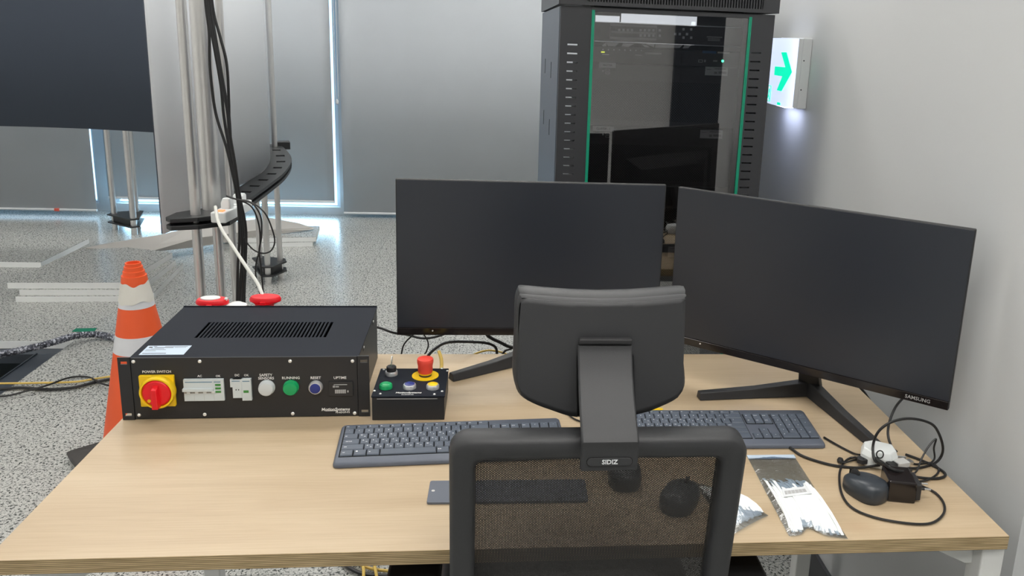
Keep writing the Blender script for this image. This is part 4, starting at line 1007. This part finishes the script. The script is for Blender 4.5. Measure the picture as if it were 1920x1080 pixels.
# headrest: shell seen from behind with cushion beyond
HY = -.052
hs = [(975, 566), (969, 585), (967, 640), (964, 700), (965, 722), (972, 742), (990, 755), (1030, 767), (1083, 778), (1192, 775), (1245, 763), (1275, 752), (1287, 738), (1290, 720), (1287, 680), (1285, 630), (1288, 590), (1290, 572), (1283, 566), (1130, 567), (990, 564)]
def hp(px, py, s=1.0, dy=0.0, cz=1.07):
    p = at(px, py, y=HY); x = CX+.003+(p.x-CX-.003)*s; z = cz+(p.z-cz)*s; w = abs(x-CX)/.125
    return (x, HY+dy+.020*w*w+(1.07-z)*-.10, z)
h3 = hs
def sm(pts, n=4):
    c = curve([(x, y, 0) for x, y in pts]+[(pts[0][0], pts[0][1], 0)], n)[:-1]; return [(p.x, p.y) for p in c]
hs = sm(hs, 3)
def rec(px, py): return 1079 <= px <= 1189 and py > 662
m = MB(); loops = [[hp(x, y, .97, -.002) for x, y in hs], [hp(x, y, 1.0, .002) for x, y in hs], [hp(x, y, 1.0, .010) for x, y in hs]]
# back face as a grid so that it follows the curve and leaves the recess for the stem
m.loft(loops, caps=False)
o = m.build('shell_rim', 'chair_plastic', ch, world=True, angle=70)
xs_ = sorted(x for x, y in hs); m = MB(); vs = []; fs = []; nx, nz = 32, 20
def span(px):
    ys = []
    for i in range(len(hs)):
        (x0, y0), (x1, y1) = hs[i], hs[(i+1) % len(hs)]
        if (x0-px)*(x1-px) <= 0 and x0 != x1: ys.append(y0+(y1-y0)*(px-x0)/(x1-x0))
    return min(ys), max(ys)
cols = [min(xs_)+.5+(max(xs_)-min(xs_)-1)*i/nx for i in range(nx+1)]
cols = sorted(cols+[1080, 1188]); nx = len(cols)-1
for px in cols:
    a, b = span(px)
    inr = 1080 <= px <= 1188
    for j in range(nz+1):
        # rows: above 664 spread over 12, below over 8
        if inr: y = a+(665-a)*min(j, 12)/12 if j <= 12 else 665+(b-665)*(j-12)/8
        else:
            y = a+(b-a)*j/nz
        vs.append(hp(px, y, .97, -.002))
for i in range(nx):
    mid = (cols[i]+cols[i+1])/2
    for j in range(nz):
        if 1080 < mid < 1188 and j >= 12: continue
        fs.append((i*(nz+1)+j, (i+1)*(nz+1)+j, (i+1)*(nz+1)+j+1, i*(nz+1)+j+1))
m.add(vs, [f[::-1] for f in fs], 0, True); o = m.build('headrest_shell', 'chair_plastic', ch, world=True, angle=70)
q = o.modifiers.new('solid', 'SOLIDIFY'); q.thickness = .004; q.offset = -1 if False else 1
def cup(s, d, ex=0.0): return [(lambda p: (p[0], p[1], p[2]+(ex if y < 600 else 0)))(hp(x, y, s, d)) for x, y in hs]
m = MB(); m.loft([cup(.94, .004), cup(.995, .008), cup(1.012, .016, .002), cup(1.015, .030, .004), cup(.99, .044, .003), cup(.92, .052, .0)]); m.build('headrest_cushion', 'chair_cushion', ch, world=True, angle=70)
# recess lining and stem
m = MB(); c0 = [hp(1080, 665, .97, .002), hp(1188, 665, .97, .002), hp(1190, 777, .97, .003), hp(1081, 779, .97, .003)]; m.add(c0, [(0, 1, 2, 3)]); m.build('recess_lining', 'black_rubber', ch, world=True)
w = .0385; sx = .8935
prof = [(-.156, .950), (-.157, .985), (-.155, .997), (-.120, 1.022), (-.090, 1.052), (-.072, 1.080), (-.066, 1.095)]
bk = [(y+.010, z-.004) for y, z in prof]
cu1 = curve([(0, a, b) for a, b in prof], 4); cu2 = curve([(0, a, b) for a, b in bk], 4)
m = MB(); loops = []
for a, b in zip(cu1, cu2): loops.append([(sx-w, a.y, a.z), (sx+w, a.y, a.z), (sx+w, b.y, b.z), (sx-w, b.y, b.z)])
loops[0] = [(x, y, .950) for x, y, z in loops[0]]
m.loft(loops, smooth=False)
for i, s_ in enumerate(m.sm): m.sm[i] = True
stem = m.build('headrest_stem', 'chair_plastic', ch, world=True, bevel=.0025, angle=30)
m = MB(); m.box((sx-w*.98, -.070, 1.096), (sx+w*.98, -.060, 1.104)); m.build('stem_hinge', 'black_plastic', ch, world=True, bevel=.002)
bx, by, bz = sx, -.1578, .965
pill = rrect(bx-.031, bz-.0066, bx+.031, bz+.0066, .0064, 6); pin = rrect(bx-.0302, bz-.0058, bx+.0302, bz+.0058, .0057, 6)
m = MB().prism(pill, by+.0005, by+.0015, 'y'); m.build('badge_groove', 'black_void', stem, world=True)
m = MB().prism(pin, by-.0006, by+.0015, 'y'); bd = m.build('badge', 'chair_plastic', stem, world=True, bevel=.0004)
MB().text('SIDIZ', .0090, TM(bx, by-.0008, bz), bold=.00018).build('logo', 'legend_white', bd, world=True)

# ================================================================== small things on the desk
DZ = .7297
sb = thing('wrist_rest', 'flat grey rectangular pad with a small round dot, left of the chair', 'pad', (.768, .160, DZ), -.012)
MB().prism(rrect(-.138, -.035, .138, .035, .004), 0, .0045, 'z').build('pad', 'slab_grey', sb, bevel=.0008)
MB().lathe([(.003, .0045), (.003, .0050)], (-.130, .001, 0), 14).build('dot', 'silver_plastic', sb)
def mouse(loc, rz, label, L=.10, W_=.06, H_=.034, wheel=True):
    t_ = thing('computer_mouse', label, 'mouse', loc, rz, 'dark computer mice')
    m = MB(); rows = []; n = 28
    for j, (s, z, dx) in enumerate(((.93, 0, 0), (.99, .004, 0), (1.0, H_*.45, 0), (.97, H_*.68, 0), (.86, H_*.86, -.002), (.62, H_*.97, -.004), (.25, H_, -.006))):
        row = []
        for k in range(n):
            a = 2*PI*k/n; c, s_ = math.cos(a), math.sin(a); x = L/2*math.copysign(abs(c)**.8, c)*s+dx; y = W_/2*math.copysign(abs(s_)**.8, s_)*s*(1-.12*c)
            row.append((x, y, z if j < 3 else z*(1-.16*max(0, c))))
        rows.append(row)
    m.loft(rows); m.build('body', 'mouse_grey', t_, angle=50)
    if wheel: MB().lathe([(.0075, -.003), (.009, -.002), (.009, .002), (.0075, .003)], (L*.28, 0, H_*.80), 16, 'y').build('scroll_wheel', 'black_rubber', t_)
    MB().box((L*.18, -.0004, H_*.62), (L*.44, .0004, H_*.925)).build('button_gap', 'black_void', t_)
    return t_
mouse((.979, .200, DZ), 1.5, 'dark computer mouse seen through the top middle of the chair mesh')
mouse((1.066, .118, DZ), 1.0, 'dark computer mouse seen through the right side of the chair mesh')
mo = mouse((1.408, .136, DZ), 2.05, 'dark slate computer mouse lying beside the black plug adapter', .082, .060, .036)
# plug adapter with two pins
pa = thing('power_adapter', 'glossy black plug adapter with two metal pins, touching the mouse', 'power adapter', (1.463, .135, DZ), math.radians(-12))
m = MB(); m.box((-.018, -.030, 0), (.030, .030, .040)); m.build('body', 'black_gloss', pa, bevel=.003)
MB().box((.030, -.024, .004), (.040, .024, .034)).build('face', 'black_plastic', pa, bevel=.002)
for y in (-.0095, .0095): MB().tube([(.040, y, .020), (.049, y, .020)], .0024, 10).tube([(.049, y, .020), (.060, y, .020)], .0020, 10, 1).build('pin', ['black_plastic', 'steel'], pa)
wa = thing('white_adapter', 'white angular plug adapter in the tangle by the right monitor foot', 'power adapter', (1.484, .247, DZ), math.radians(-20))
m = MB(); hexp = [(-.033, -.016), (-.018, -.030), (.022, -.030), (.036, -.010), (.030, .020), (-.010, .028), (-.030, .014)]
m.loft([[(x*s, y*s, z) for x, y in hexp] for s, z in ((.96, 0), (1, .004), (1, .022), (.86, .034))], smooth=False); m.build('body', 'white_plastic', wa, bevel=.002)
MB().tube([(.034, .0, .018), (.052, .004, .017)], .0022, 8).build('pin', 'steel', wa)
us = thing('usb_plug', 'silver and black plug with metal tip lying on the cables', 'usb plug', (1.513, .212, DZ+.012), math.radians(14))
MB().box((-.012, -.010, 0), (.014, .010, .010)).build('shell', 'silver_plastic', us, bevel=.001)
MB().box((.014, -.0062, .002), (.026, .0062, .0075)).build('tip', 'steel', us, bevel=.0004); MB().box((-.030, -.008, .001), (-.012, .008, .009)).build('grip', 'black_rubber', us, bevel=.002)
bc = thing('black_connector', 'small black six-sided connector leaning on the white adapter', 'connector', (1.450, .236, DZ+.006), .2)
MB().prism([(-.013, 0), (-.008, -.009), (.007, -.009), (.013, 0), (.007, .009), (-.008, .009)], 0, .010, 'z').build('body', 'black_plastic', bc, bevel=.0015)
# cables on the desk
Z0 = DZ+.003
def dz(*L, z=Z0): return [at(q[0], q[1], z=(q[2] if len(q) > 2 else z)) for q in L]
cable('desk_cable', 'black cable from the right keyboard corner to the adapters', 'cable', dz((1545, 820), (1562, 830), (1580, 840), (1600, 850), (1612, 853, .742)), .0022, 'cable_black')
cable('desk_cable', 'black cable curving in front of the right keyboard toward the tangle', 'cable', dz((1474, 832), (1485, 842), (1505, 855), (1540, 867), (1572, 874), (1610, 877), (1650, 872, .742)), .0027, 'cable_black')
cable('desk_cable', 'black cable making a wide loop around the mouse', 'cable', dz((1620, 862, .745), (1598, 858), (1582, 868), (1574, 890), (1578, 925), (1598, 952), (1640, 970), (1700, 981), (1745, 981), (1768, 965), (1770, 945), (1755, 925), (1730, 912), (1712, 905, .745)), .0022, 'cable_black')
cable('desk_cable', 'short black cable beneath the tangle, tied beside the loop', 'cable', dz((1575, 868), (1586, 867, .738), (1605, 862), (1635, 862, .742), (1660, 872, .748), (1690, 880, .745)), .0018, 'cable_black')
YL = .235
def sy(*L): return [at(q[0], q[1], y=(q[2] if len(q) > 2 else YL)) for q in L]
cable('desk_cable', 'black cable arching high in a round loop against the wall', 'cable', sy((1655, 872, .20), (1640, 862, .215), (1637, 835), (1648, 808), (1675, 790), (1710, 785), (1745, 794), (1760, 812), (1768, 840), (1762, 860, .24), (1745, 872, .23), (1715, 878, .215), (1680, 876, .21)), .0026, 'cable_black')
cable('desk_cable', 'black cable dropping from behind the right monitor to the adapters', 'cable', sy((1716, 728, .37), (1698, 742, .36), (1680, 762, .335), (1668, 790, .31), (1665, 815, .285), (1672, 838, .27), (1682, 848, .262)), .0026, 'cable_black')
cable('desk_cable', 'thin black cable folded to a sharp peak beside the round loop', 'cable', sy((1700, 893, .19), (1718, 884, .195), (1728, 860, .215), (1742, 836, .225), (1755, 823, .23), (1751, 840, .23), (1752, 860, .225), (1740, 872, .215)), .0018, 'cable_black')
cable('desk_cable', 'black cable sweeping low to the right edge under the silver plug', 'cable', dz((1698, 852), (1720, 860), (1748, 872), (1768, 884), (1772, 892), (1758, 897), (1730, 896), (1700, 890), (1680, 882, .74)), .0026, 'cable_black')
cable('desk_cable', 'black cable crossing below the silver plug to the back of the tangle', 'cable', dz((1690, 858), (1715, 870), (1745, 868), (1760, 880), (1752, 893), (1730, 902), (1700, 901)), .0020, 'cable_black')
cable('desk_cable', 'bundle end of black cable wrapped over the plug adapter', 'cable', dz((1640, 858, .750), (1655, 868, .768), (1670, 878, .775), (1690, 884, .770), (1708, 882, .752)), .0030, 'cable_black')
cable('desk_cable', 'small black cable ring on the white adapter', 'cable', [at(1650+6.5*math.cos(a), 852+7*math.sin(a), y=.215) for a in [k*.7 for k in range(10)]], .0012, 'cable_black')
tag(MB().lathe([(.0, 0), (.0055, .002), (.0065, .006), (.0045, .010), (0, .011)], tuple(at(1575, 868, z=DZ)), 14, cap=False).build('cable_toggle', 'black_rubber'), 'small black toggle ball on the cable left of the mouse', 'cable toggle')
cable('desk_cable', 'black cable hanging off the desk edge behind the right monitor', 'cable', [at(1592, 705, y=.62), at(1604, 718, y=.60), at(1620, 735, y=.58), at(1640, 765, y=.57)], .003, 'cable_black')
# plastic bags of cable ties
def bag(corners, label, fill, zmax=.012, wav=None, name='plastic_bag', seed=1):
    rnd = random.Random(seed); c = sum((Vector(p) for p in corners), Vector())/4
    t_ = thing(name, label, 'plastic bag', (c.x, c.y, DZ), 0, 'clear plastic bags of white cable ties')
    A, B, C_, D = [Vector(p) for p in corners]   # far left, far right, near right, near left
    nx, ny = 18, 26
    def P_(u, v, up_=1):
        p = A.lerp(B, u).lerp(D.lerp(C_, u), v); e = (math.sin(PI*min(1, max(0, u)))**.6)*(math.sin(PI*min(1, v*.98+.01))**.5)
        h = zmax*e*(.35+.65*min(1, v*1.7))
        y = p.y
        if wav: y += wav(u)*v**4
        return (p.x, y, DZ+(.0015+h+rnd.uniform(-.0008, .0008)*e if up_ else .0006))
    m = MB(); vs = [P_(i/nx, j/ny, 1) for j in range(ny+1) for i in range(nx+1)]+[P_(i/nx, j/ny, 0) for j in range(ny+1) for i in range(nx+1)]
    K = (nx+1)*(ny+1); fs = []
    for j in range(ny):
        for i in range(nx):
            a = j*(nx+1)+i; fs.append((a, a+nx+1, a+nx+2, a+1))
    m.add(vs, fs, 0, True); o = m.build('bag_film', 'clear_bag', t_, world=True, angle=80)
    # ties: thin white strips lying along the bag
    m = MB(); v0, v1 = fill
    for k in range(84):
        u = .10+.80*(k % 28)/27+rnd.uniform(-.02, .02); s = v0+rnd.uniform(0, .13)+(.05 if k % 3 else 0); e_ = v1-rnd.uniform(0, .05)
        a = P_(u, s, 0); b = P_(min(.93, max(.06, u+rnd.uniform(-.06, .06))), e_, 0); z = DZ+.0012+.0013*(k//28)+rnd.uniform(0, .001)
        d = Vector((b[0]-a[0], b[1]-a[1], 0)); n_ = Vector((-d.y, d.x, 0)).normalized()*.0024
        mid = zmax*.80
        pts = [Vector((a[0]+d.x*f, a[1]+d.y*f, z+mid*math.sin(PI*min(1, f*1.02))**.5*(.5+.5*math.sin(PI*u)))) for f in (0, .1, .35, .7, .9, 1)]
        vs = []; fs = []
        for p in pts: vs += [p-n_, p+n_, p+n_+Vector((0, 0, .0011)), p-n_+Vector((0, 0, .0011))]
        for i in range(5):
            for q in range(4): fs.append((i*4+q, i*4+(q+1) % 4, (i+1)*4+(q+1) % 4, (i+1)*4+q))
        fs += [(3, 2, 1, 0), (20, 21, 22, 23)]; m.add(vs, fs)
    tag(m.build('cable_ties', 'ziptie_white', t_, world=True), None, kind='stuff')
    return t_, P_
cor = [at(1400, 856, z=DZ), at(1488, 855, z=DZ), at(1588, 1009, z=DZ), at(1478, 1004, z=DZ)]
t1, PB_ = bag(cor, 'clear plastic bag of white cable ties with a barcode label', (.33, .98), .014, lambda u: .022*math.exp(-((u-.42)/.16)**2)-.004)
pbl = [at(1466, 917, z=DZ+.0165), at(1513, 912, z=DZ+.0165), at(1522, 925, z=DZ+.0165), at(1470, 932, z=DZ+.0165)]
o = MB().prism([(p.x, p.y) for p in pbl][::-1], DZ+.0162, DZ+.0168, 'z').build('bag_label', 'paper_white', t1, world=True)
m = MB()
for i in range(17):
    f = .10+.8*i/17; a = pbl[0].lerp(pbl[1], f); b = pbl[3].lerp(pbl[2], f); p0 = a.lerp(b, .30); p1 = a.lerp(b, .72); wd = .0007 if i % 3 else .0012
    m.prism([(p0.x-wd, p0.y), (p0.x+wd, p0.y), (p1.x+wd, p1.y), (p1.x-wd, p1.y)], DZ+.0167, DZ+.0171, 'z')
m.build('barcode', 'print_grey', o, world=True)
p0, p1 = PB_(0.0, 0.0), PB_(1, 0.0); q0, q1 = PB_(0, .045), PB_(1, .045)
MB().loft([[(p0[0], p0[1], DZ+.001), (p0[0], p0[1], DZ+.0032), (q0[0], q0[1], DZ+.0032), (q0[0], q0[1], DZ+.001)], [(p1[0], p1[1], DZ+.001), (p1[0], p1[1], DZ+.0032), (q1[0], q1[1], DZ+.0032), (q1[0], q1[1], DZ+.001)]], smooth=False).build('zip_seal', 'label_blue_white', t1, world=True)
cor = [at(1300, 905, z=DZ), at(1385, 930, z=DZ), at(1441, 968, z=DZ), at(1372, 1006, z=DZ)]
t2, _ = bag(cor, 'crumpled smaller bag of white cable ties partly behind the chair', (.04, .90), .014, None, seed=5)
yl = thing('sticky_note', 'yellow sticky note mostly hidden behind the headrest', 'sticky note', tuple(at(1215, 772, z=DZ)), .02)
p = [at(*q, z=DZ+.0004) for q in ((1188, 776), (1192, 762), (1243, 766), (1241, 775))]
MB().prism([(v.x, v.y) for v in p][::-1], DZ+.0002, DZ+.0012, 'z').build('paper', 'yellow_plastic', yl, world=True)
# ================================================================== cables hanging by the screen
def cy(y, *L): return [at(q[0], q[1], y=(q[2] if len(q) > 2 else y)) for q in L]
H = [('leftmost hanging black cable, bowed toward the wide aluminium tube', [(381, -60), (386, 10), (392, 60), (394, 130), (404, 210), (424, 275), (437, 330), (446, 380), (449, 440), (446, 500), (444, 600), (440, 700)]),
     ('hanging black cable in the middle of the bundle, left of centre', [(385, -60), (390, 20), (402, 90), (414, 160), (420, 220), (430, 280), (441, 340), (450, 400), (454, 470), (450, 540), (449, 620), (446, 700)]),
     ('hanging black cable in the middle of the bundle, right of centre', [(388, -60), (395, 20), (403, 80), (413, 130), (424, 190), (431, 250), (441, 310), (449, 370), (456, 430), (459, 500), (455, 560), (456, 620), (455, 700)]),
     ('rightmost hanging black cable, bowed away from the bundle', [(391, -60), (400, 20), (413, 70), (425, 120), (429, 190), (431, 260), (443, 330), (452, 380), (461, 430), (460, 500), (458, 560), (460, 620), (460, 700)]),
     ('thickest hanging black cable at the front of the bundle', [(389, -60), (397, 30), (408, 100), (418, 160), (428, 215), (432, 270), (440, 320), (447, 370), (457, 420), (457, 480), (452, 560), (452, 620), (450, 700)])]
def to_floor(P_, dx, dy):
    e = P_[-1]; return P_+[Vector((e.x, e.y, .12)), Vector((e.x+.03*dx, e.y+.03*dy, .03)), Vector((e.x+.12*dx, e.y+.12*dy, .012)), Vector((e.x+.24*dx, e.y+.24*dy, .010))]
for i, (lb, pts) in enumerate(H): cable('hanging_cable', lb, 'cable', to_floor(cy(1.80+.016*i, *pts), .5+.2*i, -.9+.12*i), .0050 if i < 4 else .0072, 'cable_black', 'black cables hanging beside the screen')
cable('hanging_cable', 'black cable loop swinging widest right below the ledge', 'cable', cy(1.78, (424, 367), (445, 374), (465, 377), (485, 388), (500, 405), (512, 435), (515, 455), (508, 470), (494, 475), (478, 470), (465, 458), (458, 445)), .0028, 'cable_black')
cable('hanging_cable', 'black cable of the inner loop dropping to the floor bracket', 'cable', to_floor(cy(1.76, (425, 368), (446, 375), (466, 383), (478, 398), (486, 425), (488, 450), (486, 472), (480, 495), (480, 520), (487, 548), (490, 600), (491, 680)), .3, .9), .0028, 'cable_black')
cable('hanging_cable', 'black cable of the middle loop dropping behind the red connector', 'cable', to_floor(cy(1.735, (430, 370), (452, 376), (470, 380), (482, 392), (490, 412), (490, 445), (486, 470), (489, 500), (492, 530), (494, 562), (495, 620), (496, 680)), .5, .8), .0028, 'cable_black')
WP = [(404, 388), (406, 400), (409, 415), (418, 434), (432, 455), (447, 478), (465, 505), (482, 530), (491, 550), (494, 560)]
WY_ = [1.80, 1.76, 1.70, 1.60, 1.45, 1.28, 1.10, .94, .83, .80]
c_ = curve([at(x, y, y=d) for (x, y), d in zip(WP, WY_)], 8)
tag(MB().tube(c_, [.0060-.0020*i/len(c_) for i in range(len(c_))], 10).build('white_cable_or_gap', 'cable_white'), 'white cable falling from the power strip to the red connector', 'cable')
# white power strip on the ledge
ps = thing('power_strip', 'white power strip with lit orange switch lying on the black ledge', 'power strip', tuple(at(418, 378, y=1.87)), 0)
dx = at(450, 352, y=2.02)-at(412, 385, y=1.84); yaw = math.atan2(dx.y, dx.x); c = at(414, 390, y=1.84)
ps.location = (c.x, c.y, .815); ps.rotation_euler = (0, 0, yaw)
MB().prism(rrect(-.028, -.027, .215, .027, .006), 0, .038, 'z').build('body', 'white_plastic', ps, bevel=.004)
MB().box((-.012, -.012, .038), (.010, .012, .0415)).build('rocker_switch', 'orange_glow', ps, bevel=.001)
for k in range(3): MB().lathe([(.021, .038), (.021, .041), (.0185, .041), (.0185, .0385)], (.055+k*.055, 0, 0), 24).build('socket', 'white_plastic', ps)
t_ = thing('white_plug', 'white angled plug pushed into the power strip, nearest the switch', 'plug', tuple(root_matrix(ps) @ Vector((.055, 0, .040))), yaw)
MB().loft([[(x*s, y*s, z) for x, y in rrect(-.018, -.018, .018, .018, .006)] for s, z in ((1, 0), (1, .018), (.7, .034))]).build('body', 'white_plastic', t_)
t_ = thing('white_plug', 'white plug at the far end of the power strip, behind the cables', 'plug', tuple(root_matrix(ps) @ Vector((.165, 0, .040))), yaw)
MB().loft([[(x*s, y*s, z) for x, y in rrect(-.019, -.019, .019, .019, .006)] for s, z in ((1, 0), (1, .024), (.8, .030))]).build('body', 'white_plastic', t_)
# cables behind the desk
cable('rear_cable', 'black cable crossing the floor view below the left monitor corner', 'cable', cy(.84, (700, 612), (716, 616), (738, 624), (765, 628, .9), (790, 634, .9), (815, 632, .9), (845, 622, .9)), .0032, 'cable_black')
cable('rear_cable', 'thin black cable hooking down behind the key switch', 'cable', cy(.86, (790, 615), (772, 630), (758, 645), (753, 662), (753, 680), (754, 730)), .0020, 'cable_black')
cable('rear_cable', 'thin black cable dropping down behind the red stop button', 'cable', cy(.88, (785, 615), (798, 632), (803, 645), (800, 658), (795, 672), (793, 730)), .0018, 'cable_black')
cable('rear_cable', 'black cable arching from the button box to behind the desk', 'cable', [at(802, 668, y=.62), at(812, 657, y=.66), at(830, 645, y=.72), at(850, 641, y=.78), at(880, 641, y=.82), at(910, 643, y=.84), at(928, 650, y=.84), at(932, 665, y=.84), at(933, 700, y=.84)], .0034, 'cable_black')
cable('rear_cable', 'twisted black cable pair hanging from the back of the left monitor', 'cable', cy(.84, (905, 618), (918, 632), (938, 642), (955, 650), (975, 652), (1000, 655)), .0045, 'cable_black')
cable('rear_cable', 'short black cable branching off under the left monitor', 'cable', cy(.845, (968, 650), (955, 655), (945, 660), (935, 680)), .0028, 'cable_black')
cable('rear_cable', 'yellow cable arching just above the rear desk edge', 'cable', cy(.86, (880, 672), (892, 663), (915, 657), (938, 660), (960, 668)), .0026, 'cable_yellow')
cable('desk_cable', 'short yellow cable standing up behind the red stop button', 'cable', [at(823, 659, y=.70), at(827, 672, y=.68), at(828, 684, y=.655), at(827, 694, y=.63)], .0042, 'cable_yellow')
cable('desk_cable', 'thin black cable peeping out between headrest stem and keyboard', 'cable', dz((1060, 773), (1068, 779), (1078, 786), (1095, 792)), .0018, 'cable_black')
cable('under_desk_cable', 'thick black cable looping on the floor beneath the desk front', 'cable', zp(.01, (625, 1030), (645, 1056), (665, 1070), (690, 1078), (730, 1080), (770, 1085)), .006, 'cable_black')
cable('under_desk_cable', 'yellow cable curving along the floor beneath the desk front', 'cable', zp(.01, (660, 1040), (675, 1058), (700, 1067), (735, 1071), (780, 1074)), .0045, 'cable_yellow')
cable('under_desk_cable', 'yellow cable running toward the viewer beneath the desk front', 'cable', zp(.018, (698, 1035), (702, 1058), (706, 1080), (708, 1110)), .0045, 'cable_yellow')
cable('under_desk_cable', 'second yellow cable hanging straight beside the crossing', 'cable', zp(.018, (680, 1035), (681, 1058), (682, 1075), (680, 1100)), .0045, 'cable_yellow')
